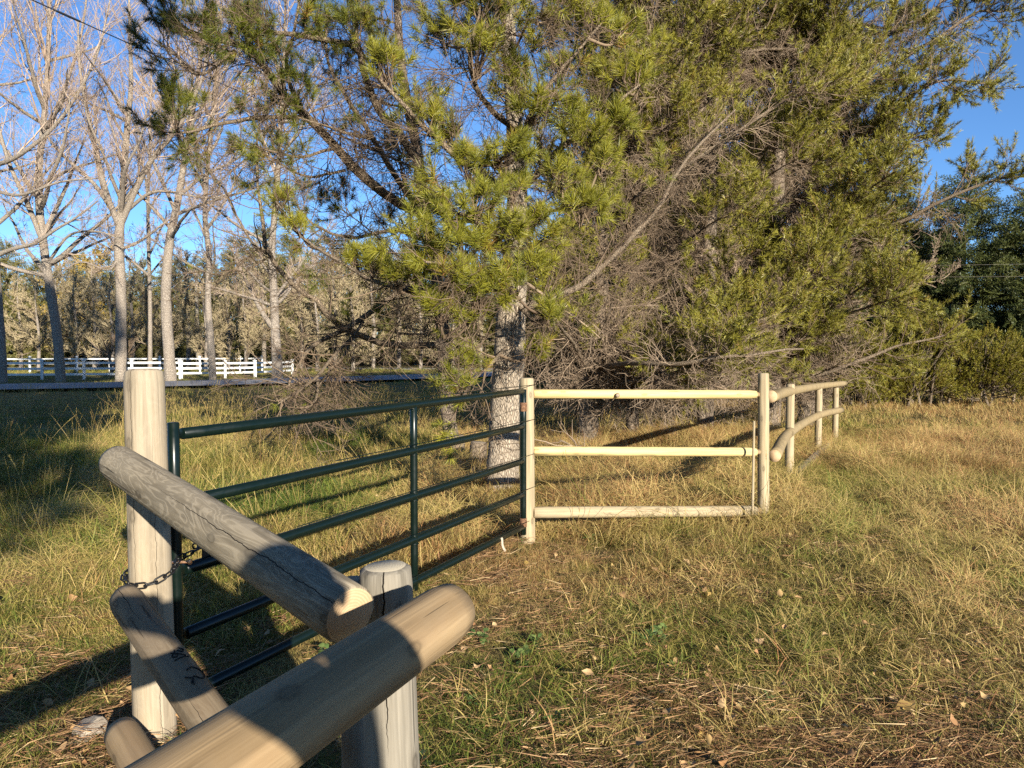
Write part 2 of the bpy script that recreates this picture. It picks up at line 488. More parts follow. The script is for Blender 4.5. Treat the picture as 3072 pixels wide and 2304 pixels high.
n = NB('meadow_soil'); P = n.coord()
a = n.noise(P, .9, 5, .6); b = n.noise(P, 14, 6, .7)
c = n.mix(n.ramp(a, [(.38, 0), (.62, 1)]), (.13, .125, .035), (.27, .2, .085))
c = n.mix(n.ramp(b, [(.35, 1), (.6, 0)]), c, (.055, .04, .024))
n.col(c); n.rough(.95); n.spec(.05); n.bump(n.noise(P, 30, 6, .7), .8, .03); M['soil'] = n.m
n = NB('grey_asphalt'); P = n.coord()
n.col(n.mix(n.noise(P, 2, 5), (.17, .165, .165), (.25, .24, .235))); n.rough(.85); M['asphalt'] = n.m
n = NB('pale_gravel'); P = n.coord(); n.col(n.mix(n.noise(P, 3, 6), (.28, .245, .2), (.42, .37, .31))); n.rough(.95); M['gravel'] = n.m
n = NB('field_stone'); P = n.coord()
n.col(n.mix(n.ramp(n.noise(P, 18, 5), [(.35, 0), (.65, 1)]), (.22, .18, .14), (.38, .33, .27))); n.rough(.9); n.bump(n.noise(P, 45, 5), .7, .01); M['stone'] = n.m

# ------------------------------------------------------------------ ground and roads
def ground_sheet():
    def axis(lo, hi, mid_lo, mid_hi, step, far):
        a = np.arange(mid_lo, mid_hi + 1e-6, step)
        L = mid_lo - np.geomspace(step, mid_lo - lo, far)[::-1]; R = mid_hi + np.geomspace(step, hi - mid_hi, far)
        return np.concatenate([L, a, R])
    X = axis(-700, 700, -24, 24, .3, 26); Y = axis(-500, 900, -16, 30, .3, 26)
    gx, gy = np.meshgrid(X, Y)
    V = np.stack([gx, gy, hgt(gx, gy)], -1).reshape(-1, 3)
    idx = np.arange(len(X) * len(Y)).reshape(len(Y), len(X))
    Q = np.stack([idx[:-1, :-1], idx[:-1, 1:], idx[1:, 1:], idx[1:, :-1]], -1).reshape(-1, 4)
    o = put(bpy.data.objects.new('ground', mesh_np('ground', V, Q, None, True, [M['soil']])))
    tag(o, kind='structure')
ground_sheet()

def ribbon(name, pts, w, z, m):
    p = spline(np.array(pts, float), 80)
    t = np.gradient(p, axis=0); t /= np.linalg.norm(t, axis=1, keepdims=True)
    nn = np.stack([-t[:, 1], t[:, 0]], 1)
    offs = np.array([-.5, -.25, 0, .25, .5]) * w
    wob = (vnoise(np.arange(80) * .7, np.zeros(80), 9) - .5) * .4
    V = []
    for k, o_ in enumerate(offs):
        e = o_ + (wob if abs(o_) > .4 * w else 0)
        V.append(np.column_stack([p + nn * np.broadcast_to(e, (80,))[:, None], np.full(80, z + .05 * (1 - (2 * o_ / w) ** 2))]))
    V = np.stack(V, 1)
    idx = np.arange(80 * 5).reshape(80, 5)
    Q = np.stack([idx[:-1, :-1], idx[:-1, 1:], idx[1:, 1:], idx[1:, :-1]], -1).reshape(-1, 4)[:, ::-1]
    o = put(bpy.data.objects.new(name, mesh_np(name, V.reshape(-1, 3), Q, None, True, [m])))
    return tag(o, kind='structure')
ROAD = [(-75, 11), (-45, 20.5), (-20, 29.2), (-12, 34.5), (-3, 44), (8, 60), (30, 92), (60, 130)]
ribbon('road', ROAD, 5.8, .13, M['asphalt'])
ribbon('driveway', [(-70, 64), (-45, 66), (-22, 66), (-4, 63), (5, 58.5)], 6.5, .025, M['gravel'])

# ------------------------------------------------------------------ round poles and posts
def log_mesh(name, L, r0, r1, mats, sides=28, rings=22, round0=.012, round1=.012, wob=.03, seed=0, flat0=0, flat1=0, bend=None):
    r = np.random.default_rng(seed)
    zs = np.linspace(0, L, rings)
    a = np.arange(sides) * 2 * math.pi / sides
    V, mi, Q, T = [], [], [], []
    prof = [(0.0, r0 - round0), (round0 * .5, r0 - round0 * .18)]
    body = [(z, r0 + (r1 - r0) * z / L) for z in zs if round0 < z < L - round1]
    prof += body + [(L - round1 * .5, r1 - round1 * .18), (L, r1 - round1)]
    lob = r.normal(0, 1, (4, 2))
    for z, rad in prof:
        w = 1 + wob * (.5 * np.cos(2 * a + lob[0, 0] + z * 1.1) + .35 * np.cos(3 * a + lob[1, 0] - z * 1.7) + .3 * math.sin(z * 3.1 + lob[2, 0]) + .18 * np.cos(5 * a + z * 4 + lob[3, 0]))
        V.append(np.stack([rad * w * np.cos(a), rad * w * np.sin(a), np.full(sides, z)], 1))
    n = len(prof)
    V = np.concatenate(V)
    if bend is not None:
        z = V[:, 2:3] / L
        V[:, :2] += np.array(bend)[None, :] * (4 * z * (1 - z))
    idx = np.arange(n * sides).reshape(n, sides); nx = np.roll(idx, -1, 1)
    Q = np.stack([idx[:-1], nx[:-1], nx[1:], idx[1:]], -1).reshape(-1, 4)
    c0, c1 = len(V), len(V) + 1
    z0 = V[:sides].mean(0); z1 = V[-sides:].mean(0)
    V = np.vstack([V, z0, z1])
    T = [(c0, nx[0, k], idx[0, k]) for k in range(sides)] + [(c1, idx[-1, k], nx[-1, k]) for k in range(sides)]
    mi = np.concatenate([np.zeros(len(Q), int), np.ones(2 * sides, int)])
    me = mesh_np(name, V, Q, T, True, mats, mi)
    return me

def log_obj(name, A, B, r0, r1, mats, parent=None, seed=0, **kw):
    A = Vector(A); B = Vector(B)
    z = (B - A).normalized()
    up = Vector((0, 0, 1)) if abs(z.z) < .8 else Vector((0, -1, 0))
    x = (up - z * up.dot(z)).normalized()
    y = z.cross(x)
    me = log_mesh(name, (B - A).length, r0, r1, mats, seed=seed, **kw)
    o = bpy.data.objects.new(name, me)
    put(o, parent)
    m = Matrix((x, y, z)).transposed().to_4x4()
    m.translation = A - (root_loc(parent) if parent else Vector((0, 0, 0)))
    o.matrix_local = m
    return o

def path_obj(name, pts, rad, mat, parent=None, sides=14, n=24, capped=True, mats=None):
    """a bent round pole along pts"""
    p = spline(np.array(pts, float), n)
    r = np.interp(np.linspace(0, 1, n), np.linspace(0, 1, len(rad)), rad)
    V, Q = tubes(p[None], r[None], sides)
    mb = MB(); T = []
    if capped:
        c0, c1 = len(V), len(V) + 1
        V = np.vstack([V, p[0], p[-1]])
        T = [(c0, (k + 1) % sides, k) for k in range(sides)] + [(c1, (n - 1) * sides + k, (n - 1) * sides + (k + 1) % sides) for k in range(sides)]
    org = np.array(root_loc(parent)) if parent else np.zeros(3)
    mi = [0] * len(Q) + [1 if mats else 0] * len(T)
    me = mesh_np(name, V - org, Q, T, True, mats or [mat], mi)
    return put(bpy.data.objects.new(name, me), parent)

def pt(u, v, d): return Vector(at(u, v, d))

# --- near brace fence: gate post, short post, rails
GP_TOP, GP_BASE = pt(144, 369, 2.86), pt(155.5, 742, 2.84); GP_BASE.z = -.12
ax = (GP_TOP - pt(155.5, 742, 2.84))
GP_BASE = GP_TOP - ax * ((GP_TOP.z + .15) / ax.z)
fence = thing('rail_fence', 'weathered round rail brace fence in front with a tall chamfered gate post', 'fence', (-.9, 2.2, 0), 'round rail fence sections')
o = log_obj('post', GP_BASE, GP_TOP, .076, .073, [M['post'], M['endpale']], fence, 3, round1=.022, wob=.03, rings=30)
tag(o, 'tall pale gate post with bevelled top')
SP_TOP = pt(385.5, 566, 1.93); SP_BASE = Vector((SP_TOP.x + .03, SP_TOP.y, -.15))
o = log_obj('post', SP_BASE, SP_TOP, .076, .071, [M['postgrey'], M['endpale']], fence, 5, round1=.016, wob=.045)
tag(o, 'short grey post with sawn pale top')
plug = log_obj('bolt_plug', SP_TOP + Vector((.01, -.083, -.30)), SP_TOP + Vector((.01, -.069, -.30)), .009, .009, [M['endgrey'], M['end']], o, 9, round0=.002, round1=.002, sides=12, rings=3)
BP = Vector((-.455, 2.13, 0))
o = log_obj('post', (BP.x, BP.y, -.12), (BP.x - .01, BP.y, .84), .042, .04, [M['postgrey'], M['endgrey']], fence, 6)
tag(o, 'thin grey post half hidden behind the short post')
# rail 2: grey flame-grained top rail
def ext(A, B, la, lb):
    d = (B - A).normalized(); return A - d * la, B + d * lb
A2, B2 = pt(114, 461, 2.72), pt(350, 615, 1.735)
o = log_obj('rail', A2, B2, .064, .071, [M['grey'], M['end']], fence, 11, round0=.03, round1=.006, wob=.035, rings=34, sides=36)
tag(o, 'grey swirl-grained upper rail with a long crack')
A3 = pt(124, 597, 2.71); B3 = pt(208, 717, 2.12)
A3e, B3e = ext(A3, B3, 0, .62)
o = log_obj('rail', A3e, B3e, .058, .06, [M['tanflame'], M['endgrey']], fence, 12, round0=.03, wob=.04, rings=26)
tag(o, 'brown middle rail with black ink marks'); mid_rail = o
A4 = pt(120, 731, 2.71); B4 = pt(152, 775, 2.4)
A4e, B4e = ext(A4, B4, 0, 1.0); B4e.z = .07
o = log_obj('rail', A4e, B4e, .06, .06, [M['tan'], M['endgrey']], fence, 13, round0=.028, wob=.035, rings=22)
tag(o, 'lowest rail near the ground')
A1 = pt(453, 609.5, 1.67); B1 = pt(216, 760, 1.02)
A1e, B1e = ext(A1, B1, 0, 1.45); B1e.z = .93
o = log_obj('rail', A1e, B1e, .066, .069, [M['tan'], M['end']], fence, 14, round0=.024, wob=.04, rings=34, sides=36)
tag(o, 'thick tan rail nearest the camera')
o = log_obj('post', (B1e.x + .14, B1e.y + .02, -.15), (B1e.x + .14, B1e.y + .02, 1.02), .07, .068, [M['postgrey'], M['endpale']], fence, 15)
tag(o, 'grey post at the hidden end of the tan rail')
# ink scribble on the middle rail: strokes that follow its upper side
def on_rail(s, ang, A, B, r, lift=.0012):
    z = (B - A).normalized(); up = Vector((0, 0, 1)); x = (up - z * up.dot(z)).normalized(); y = z.cross(x)
    return A + z * s + (x * math.cos(ang) + y * math.sin(ang)) * (r + lift)
strokes = [[(.545, .25), (.56, -.05), (.575, -.35)], [(.535, .0), (.55, .1), (.565, .28), (.575, .1), (.56, -.02)], [(.525, -.2), (.535, -.45), (.55, -.3), (.54, -.1)], [(.59, .3), (.585, -.1), (.58, -.5)],
           [(.66, .1), (.65, -.2), (.665, -.55), (.70, -.6), (.72, -.3), (.70, .0), (.74, .2)], [(.69, .35), (.71, .1), (.73, .25)]]
mb = MB()
for s_ in strokes:
    p = spline([tuple(on_rail(a, b, A3e, B3e, .0605)) for a, b in s_], 14)
    V, Q = tubes(p[None], np.full((1, 14), .0022), 4); mb.add(V, Q)
ink = bpy.data.objects.new('ink_mark', mb.mesh('ink_mark', M['ink'], True, root_loc(fence)))
put(ink, fence); ink['kind'] = 'stuff'

# --- green tube gate
g0 = pt(173.5, 437, 2.99); g1 = pt(523.5, 389, 5.9)
gx0, gy0, gx1, gy1 = g0.x, g0.y, g1.x, g1.y
gate = thing('tube_gate', 'dark green five-bar tube gate between the tall near post and the far pale post', 'gate', (gx0, gy0, 0))
def gp(t, z): return Vector((gx0 + (gx1 - gx0) * t, gy0 + (gy1 - gy0) * t, z))
BZ = [1.175, .895, .615, .345, .085]
for k, z in enumerate(BZ):
    a, b = gp(.012, z - .01), gp(.992, z + .01)
    bm_n = log_obj('bar', a, b, .0245, .0245, [M['gate'], M['gate']], gate, 20 + k, round0=.004, round1=.004, wob=.0, rings=6, sides=20)
    d = (b - a).normalized(); sidev = d.cross(Vector((0, 0, 1))).normalized()
    for s_ in (.012,):
        o = log_obj('seam_ridge', a + Vector((0, 0, s_)) + sidev * .0225 + d * .02, b + Vector((0, 0, s_)) + sidev * .0225 - d * .02, .0028, .0028, [M['gate'], M['gate']], bm_n, 30 + k, round0=.001, round1=.001, wob=0, rings=3, sides=6)
        w_m = Matrix.Translation(a + Vector((0, 0, s_)) + sidev * .0225 + d * .02 - Vector(gate.location)) @ bm_n.matrix_local.to_3x3().to_4x4()
        o.parent = bm_n; o.matrix_local = bm_n.matrix_local.inverted() @ w_m
for t, zt in ((.0, 1.215), (.525, 1.19), (1.0, 1.2)):
    a, b = gp(t, .03), gp(t, zt)
    log_obj('upright', a, b, .0235, .0235, [M['gate'], M['gate']], gate, 40 + int(t * 10), round0=.003, round1=.004, wob=0, rings=6, sides=20)
mb = MB()
for t in (.525,):
    for z in BZ[1:4]:
        c = gp(t, z)
        for dz in (-.026, .026):
            a = np.arange(13) * 2 * math.pi / 12
            ring = np.stack([c.x + .0255 * np.cos(a), c.y + .0255 * np.sin(a), np.full(13, z + dz)], 1)
            V, Q = tubes(ring[None], np.full((1, 13), .0032), 5); mb.add(V, Q)
w_ = bpy.data.objects.new('weld_bead', mb.mesh('weld_bead', M['gate'], True, root_loc(gate))); put(w_, gate); w_['kind'] = 'stuff'
for z in (.13, 1.06):
    c = gp(1.0, z)
    o = log_obj('hinge_sleeve', c - Vector((0, 0, .035)), c + Vector((0, 0, .035)), .029, .029, [M['rust'], M['rust']], gate, 50, round0=.002, round1=.002, wob=0, rings=3, sides=16)
# strap on the lowest bar
mb = MB()
c = gp(.87, BZ[4]); dv = (gp(1, 0) - gp(0, 0)).normalized(); sv = dv.cross(Vector((0, 0, 1))).normalized()
pts = [c + sv * -.02 + Vector((0, 0, .01)), c + Vector((0, 0, .028)), c + sv * .024 + Vector((0, 0, .012)), c + sv * .03 + Vector((0, 0, -.04)), c + sv * .045 + dv * .015 + Vector((0, 0, -.085))]
p = spline([tuple(q) for q in pts], 16); Vs = []
for q in p:
    for s_ in (-.014, .014):
        for h_ in (0, .002): Vs.append(q + np.array(dv) * s_ + np.array(sv) * h_)
idx = np.arange(64).reshape(16, 4); Q = []
for k in range(15):
    for a_, b_ in ((0, 1), (1, 3), (3, 2), (2, 0)): Q.append((idx[k, a_], idx[k, b_], idx[k + 1, b_], idx[k + 1, a_]))
mb.add(Vs, Q); st = bpy.data.objects.new('strap', mb.mesh('strap', M['strap'], False)); put(st)
tag(st, 'short pale strap hung over the lowest gate bar near the far post', 'strap')

# --- chain round the tall post, with a long bolt
def link_mesh():
    a = np.arange(20) * 2 * math.pi / 20
    L, R = .0125, .0105
    x = np.where(np.cos(a) > 0, L, -L) + R * np.cos(a); y = R * np.sin(a)
    ring = np.stack([x, y, np.zeros(20)], 1)
    ring = np.vstack([ring, ring[:1]])
    V, Q = tubes(ring[None], np.full((1, 21), .0036), 7)
    return mesh_np('link', V, Q, None, True, [M['steel']])
LM = link_mesh()
zc = pt(144, 582, 2.77).z
pc = GP_BASE + ax * ((zc - GP_BASE.z) / ax.z)
chain = thing('chain', 'black steel chain looped round the tall gate post', 'chain', (pc.x, pc.y, zc))
def chain_links(path, n):
    p = spline(path, 400)
    s_ = np.concatenate([[0], np.cumsum(np.linalg.norm(np.diff(p, axis=0), axis=1))])
    for k in range(n):
        q = (k + .5) * .0355
        if q > s_[-1]: break
        pos = np.array([np.interp(q, s_, p[:, j]) for j in range(3)]); p2 = np.array([np.interp(min(q + .01, s_[-1]), s_, p[:, j]) for j in range(3)]); p1 = np.array([np.interp(max(q - .01, 0), s_, p[:, j]) for j in range(3)])
        x = Vector(p2 - p1).normalized()
        rad = Vector((pos[0] - pc.x, pos[1] - pc.y, 0)).normalized()
        rad = (rad - x * rad.dot(x)).normalized()
        zz = rad if k % 2 == 0 else x.cross(rad)
        o = put(bpy.data.objects.new('link', LM), chain)
        m = Matrix((x, zz.cross(x), zz)).transposed().to_4x4(); m.translation = Vector(pos) - Vector(chain.location)
        o.matrix_local = m
R_ = .0885
arc = [(pc.x + R_ * math.cos(a), pc.y + R_ * math.sin(a), zc + dz) for a, dz in ((2.2, .012), (2.75, .016), (3.3, .010), (3.75, .002), (4.2, -.008), (4.7, -.012), (5.2, -.006), (5.7, .008), (6.15, .02))]
tail = [(gx0 + .03, gy0 - .04, zc + .03), (gx0 + .05, gy0 - .035, zc + .04), (gx0 + .085, gy0 + .02, zc + .055), (gx0 + .07, gy0 + .06, zc + .06), (gx0 + .03, gy0 + .07, zc + .045)]
chain_links(arc + tail, 40)
ba = Vector((gx0 - .005, gy0 - .05, zc + .018)); bb = ba + Vector((.085, -.01, .006))
o = log_obj('bolt', ba, bb, .0058, .0058, [M['copper'], M['copper']], chain, 60, round0=.001, round1=.001, wob=0, rings=3, sides=12)
log_obj('bolt_head', bb, bb + (bb - ba).normalized() * .007, .0125, .0125, [M['copper'], M['copper']], chain, 61, round0=.002, round1=.002, wob=0, rings=3, sides=16)
# latch bracket on the middle bar
bmx = bmesh.new(); bmesh.ops.create_cube(bmx, size=1)
for v in bmx.verts: v.co = (v.co.x * .004, v.co.y * .07, v.co.z * .06)
bmesh.ops.bevel(bmx, geom=bmx.edges[:], offset=.0012, segments=1, affect='EDGES')
me = bpy.data.meshes.new('latch_plate'); bmx.to_mesh(me); me.materials.append(M['steel'])
lp = put(bpy.data.objects.new('latch_plate', me), gate); lp.location = gp(.05, BZ[2] + .045) - Vector(gate.location); lp.rotation_euler = (0, 0, -math.atan2(gx1 - gx0, gy1 - gy0) + .0)

# --- yellow rail fence beyond the gate
f2 = thing('rail_fence', 'straight fence panel of three fresh yellow rails beyond the gate', 'fence', (1.2, 6.2, 0), 'round rail fence sections')
MP = pt(526.5, 378, 6.0)
o = log_obj('post', (MP.x + .012, MP.y, -.15), MP, .062, .06, [M['pole'], M['endpale']], f2, 70, round1=.012, wob=.02); tag(o, 'pale post that carries the gate hinges')
RP = pt(763.5, 373, 6.6)
o = log_obj('post', (RP.x + .02, RP.y, -.15), RP, .052, .049, [M['pole'], M['endpale']], f2, 71, round1=.014, wob=.02); tag(o, 'tall pale post at the fence corner')
for k, (vl, vr, r_, mm) in enumerate(((394, 394.5, .039, 'new'), (451, 452, .040, 'new'), (512.5, 511, .048, 'pole'))):
    a = pt(533, vl, 6.03); b = pt(757.0, vr, 6.60)
    o = log_obj('rail', a, b, r_ * .97, r_, [M[mm], M['end']], f2, 72 + k, round0=.006, round1=.03, wob=.02, rings=26)
    d = (b - a).normalized()
    tn = log_obj('tenon', b - d * .01, Vector((RP.x, RP.y, b.z)), r_ * .55, r_ * .55, [M['tan'], M['end']], f2, 80 + k, round0=.004, round1=.004, rings=4, sides=14)
kn = log_obj('knot', pt(617, 395, 6.2) + Vector((0, -.044, .0)), pt(617, 395, 6.2) + Vector((0, -.03, .0)), .016, .02, [M['tanflame'], M['endgrey']], f2, 90, round0=.004, round1=.001, rings=3, sides=12)

# --- curved fence running off behind the corner post
f3 = thing('rail_fence', 'weathered rail fence curving away beside the corner post with three posts', 'fence', (3.2, 8.5, 0), 'round rail fence sections')
for u, vt, d, r_ in ((790.5, 384, 8.62, .05), (819, 388, 10.95, .05), (836, 387.5, 12.25, .047)):
    P_ = pt(u, vt, d)
    log_obj('post', (P_.x, P_.y, -.15), P_, r_ * 1.04, r_, [M['pole'], M['endpale']], f3, int(u), round1=.012, rings=10, sides=18)
top = [pt(771, 396.5, 6.72), pt(789, 391.5, 8.5), pt(817, 386.5, 10.8), pt(845, 383.3, 12.6)]
low = [pt(774.5, 456, 6.72), pt(789, 433, 8.5), pt(818, 415.5, 10.75), pt(841, 410, 12.3)]
bot = [pt(779, 512, 6.95), pt(793, 478.5, 8.6), pt(822, 450.5, 10.8), pt(833, 444, 11.9)]
path_obj('rail', [tuple(q) for q in top], [.056, .054, .05, .045], M['dull'], f3, mats=[M['dull'], M['end']])
path_obj('rail', [tuple(q) for q in low], [.056, .055, .052, .05], M['dull'], f3, mats=[M['dull'], M['end']])
o = path_obj('rail', [tuple(q) for q in bot], [.06, .058, .055, .05], M['tanflame'], f3, mats=[M['postgrey'], M['endgrey']]); tag(o, 'lowest rail sunk in the long grass')
sk = log_obj('stake', pt(752.5, 514, 6.42), pt(754, 421, 6.44), .012, .011, [M['pole'], M['end']], None, 95, round0=.001, round1=.001, sides=8, rings=8, wob=.02)
tag(sk, 'thin pale stake standing just left of the corner post', 'stake')

# --- white board fences across the road
def box(mb, c, half, yaw=0.0):
    c = np.array(c, float); h = np.array(half, float)
    s_ = np.array([[x, y, z] for x in (-1, 1) for y in (-1, 1) for z in (-1, 1)], float) * h
    cs, sn = math.cos(yaw), math.sin(yaw)
    V = np.stack([s_[:, 0] * cs - s_[:, 1] * sn, s_[:, 0] * sn + s_[:, 1] * cs, s_[:, 2]], 1) + c
    mb.add(V, [(0, 1, 3, 2), (4, 6, 7, 5), (0, 4, 5, 1), (2, 3, 7, 6), (0, 2, 6, 4), (1, 5, 7, 3)])
def white_fence(label, pts, rails, h, rail_w, group=None):
    root = thing('board_fence', label, 'fence', (pts[0][0], pts[0][1], 0), group)
    for i, (x, y) in enumerate(pts):
        yaw = math.atan2(pts[min(i + 1, len(pts) - 1)][1] - pts[max(i - 1, 0)][1], pts[min(i + 1, len(pts) - 1)][0] - pts[max(i - 1, 0)][0])
        mb = MB(); box(mb, (x, y, h / 2 + .02), (.06, .06, h / 2 + .07), yaw)
        p_ = mb.build('post', M['white'], root, False)
        mb = MB(); box(mb, (x, y, h + .115), (.09, .09, .02), yaw)
        mb.add([(x + .085 * a_, y + .085 * b_, h + .136) for a_, b_ in ((-1, -1), (1, -1), (1, 1), (-1, 1))] + [(x, y, h + .19)], None, [(0, 1, 4), (1, 2, 4), (2, 3, 4), (3, 0, 4)])
        cp = mb.build('post_cap', M['white'], p_, False)
    for i in range(len(pts) - 1):
        (x0, y0), (x1, y1) = pts[i], pts[i + 1]
        yaw = math.atan2(y1 - y0, x1 - x0); L = math.hypot(x1 - x0, y1 - y0)
        for z in rails:
            mb = MB(); box(mb, ((x0 + x1) / 2, (y0 + y1) / 2, z), (L / 2 - .072, .022, rail_w / 2), yaw); mb.build('rail', M['white'], root, False)
    return root
def gxy(u, d): return ((u - CX) / F_PX * d, d)
white_fence('three-rail white board fence left of the tall post behind the poplars', [gxy(u, d) for u, d in ((-62, 38), (-14, 38.4), (42, 39), (84, 39.6), (176*.75, 40), (180, 40.5))][:6], (.90, .60, .30), .92, .115)
white_fence('white board fence curving off right of the tall post', [gxy(u, d) for u, d in ((181.5, 41.2), (225, 42), (255, 43.5), (277, 45.5), (292.5, 48))], (.84, .57, .30), .86, .115)
white_fence('low white fence standing behind the front white fence', [gxy(u, d) for u, d in ((-6, 52), (30, 52), (77, 53), (110, 54), (160, 54), (200, 55), (240, 56), (262, 57))], (.98, .66), 1.02, .10)

# --- stone and utility pieces
def stone(name, c, r, label, sq=(1, .8, .75), seed=0):
    bmx = bmesh.new(); bmesh.ops.create_icosphere(bmx, subdivisions=3, radius=1)
    rr = np.random.default_rng(seed); pl = [(Vector(norm(rr.normal(0, 1, 3))), rr.uniform(.55, .85)) for _ in range(11)]
    for v in bmx.verts:
        for nrm, d in pl:
            k = v.co.dot(nrm)
            if k > d: v.co -= nrm * (k - d)
        v.co = Vector((v.co.x * sq[0] * r, v.co.y * sq[1] * r, v.co.z * sq[2] * r))
    me = bpy.data.meshes.new(name); bmx.to_mesh(me); me.materials.append(M['stone'])
    o = put(bpy.data.objects.new(name, me)); o.location = c
    return tag(o, label, 'stone')
q = at(88, 733, 2.86); stone('stone', (q[0], q[1], .03), .085, 'pale angular stone on the ground left of the tall post', seed=4)

pw = thing('power_line', 'dark overhead cable with a thicker splice crossing the sky at upper left', 'cable', tuple(at(51, 0, 20)))
w0, w1 = at(-220, -116, 13), at(420, 157, 62)
wp = np.array([w0 + (w1 - w0) * t - np.array((0, 0, .5)) * 4 * t * (1 - t) for t in np.linspace(0, 1, 30)])
wp += (at(51, 0, 20) - at(51, 3, 20))[None] * 0
path_obj('wire', [tuple(q) for q in wp], [.016] * 4, M['cable'], pw, sides=6, n=60)
i0 = int(np.argmin(np.abs((wp[:, 0] / wp[:, 1]) - (70 - CX) / F_PX)))
def on_wire(u):
    f = np.interp((u - CX) / F_PX, wp[:, 0] / wp[:, 1], np.arange(30)); k = int(f); return wp[k] + (wp[k + 1] - wp[k]) * (f - k)
path_obj('splice', [tuple(on_wire(u)) for u in (64, 72, 80, 88)], [.03, .034, .034, .03], M['cable'], pw, sides=8, n=12)
up = thing('utility_pole', 'thin grey utility pole among the trees beyond the white fence', 'pole', (at(198, 352, 58)[0], 58, 0))
log_obj('shaft', (up.location.x, 58, -.2), (up.location.x, 58, 7.2), .17, .13, [M['postgrey'], M['endgrey']], up, 97, rings=6, sides=12)
# thin wires at the far right
pr = thing('power_line', 'pair of thin pale wires crossing the spruces at far right', 'cable', tuple(at(960, 265, 20)))
for (v0, v1) in ((265.5, 263), (277, 276)):
    path_obj('wire', [tuple(at(925, v0, 21)), tuple(at(1010, (v0 + v1) / 2, 20.5)), tuple(at(1200, v1 - 2, 20))], [.0026, .0026], M['pole'], pr, sides=5, n=10, mats=[M['postgrey'], M['postgrey']])

# ------------------------------------------------------------------ leaf-sized pieces
def spikes(base, D, L, w, bend=None, r=rng):
    """thin triangles from base along D"""
    D = norm(np.asarray(D, float)); n = len(D)
    side = norm(np.cross(D, r.normal(0, 1, (n, 3))))
    L = np.broadcast_to(np.asarray(L, float), (n,))[:, None]; w = np.broadcast_to(np.asarray(w, float), (n,))[:, None]
    V = np.stack([base - side * w / 2, base + side * w / 2, base + D * L], 1).reshape(-1, 3)
    return V, np.arange(3 * n).reshape(n, 3)

def needle_tuft(n, axis, nl, w, spread, r):
    t = r.uniform(.0, 1, n) ** .8
    a = r.uniform(0, 2 * math.pi, n)
    ang = np.clip(r.normal(spread, .28, n) * (1.15 - .75 * t ** 3), .05, 2.1)
    D = np.stack([np.sin(ang) * np.cos(a), np.sin(ang) * np.sin(a), np.cos(ang)], 1)
    base = np.stack([np.zeros(n), np.zeros(n), t * axis], 1)
    V, T = spikes(base, D, nl * r.uniform(.7, 1.1, n), w, r=r)
    P = np.array([[[0, 0, -axis * .3], [0, 0, axis]]]); tv, tq = tubes(P, np.array([[.004, .002]]), 3)
    return V, T, tv, tq

def tuft_coll(name, k, n, axis, nl, w, spread, mat, seed):
    r = np.random.default_rng(seed); ms = []
    for i in range(k):
        V, T, tv, tq = needle_tuft(n, axis, nl, w, spread, r)
        VV = np.vstack([V, tv]); me = mesh_np('%s_%d' % (name, i), VV, tq + len(V), T, False, [mat, M['twig']])
        mi = np.zeros(len(me.polygons), np.int32); mi[:len(tq)] = 1
        me.polygons.foreach_set('material_index', mi); ms.append(me)
    return variants(name, ms)
def mixed_tufts(name, sets, mat, seed):
    r = np.random.default_rng(seed); ms = []
    for i, (n, axis, nl, w, spread) in enumerate(sets):
        V, T, tv, tq = needle_tuft(n, axis, nl, w, spread, r)
        me = mesh_np('%s_%d' % (name, i), np.vstack([V, tv]), tq + len(V), T, False, [mat, M['twig']])
        mi = np.zeros(len(me.polygons), np.int32); mi[:len(tq)] = 1; me.polygons.foreach_set('material_index', mi); ms.append(me)
    return variants(name, ms)
TUFT = mixed_tufts('needle_tuft', [(120, .10, .115, .0044, 1.05), (90, .13, .10, .0044, .9), (130, .08, .12, .0042, 1.2), (70, .12, .09, .0046, .75), (110, .16, .10, .0042, 1.0), (55, .08, .11, .0046, 1.1), (100, .1, .125, .004, .85)], M['needle'], 1)
TUFT_FAR = mixed_tufts('needle_tuft_far', [(64, .12, .075, .0062, .85), (80, .18, .07, .006, .9), (44, .10, .085, .0062, 1.1), (56, .14, .065, .0066, .7), (70, .09, .08, .006, 1.15), (36, .15, .07, .0064, .8)], M['needle_far'], 2)
TUFT_SHRUB = tuft_coll('needle_tuft_shrub', 5, 60, .16, .06, .011, .7, M['needle_far'], 3)

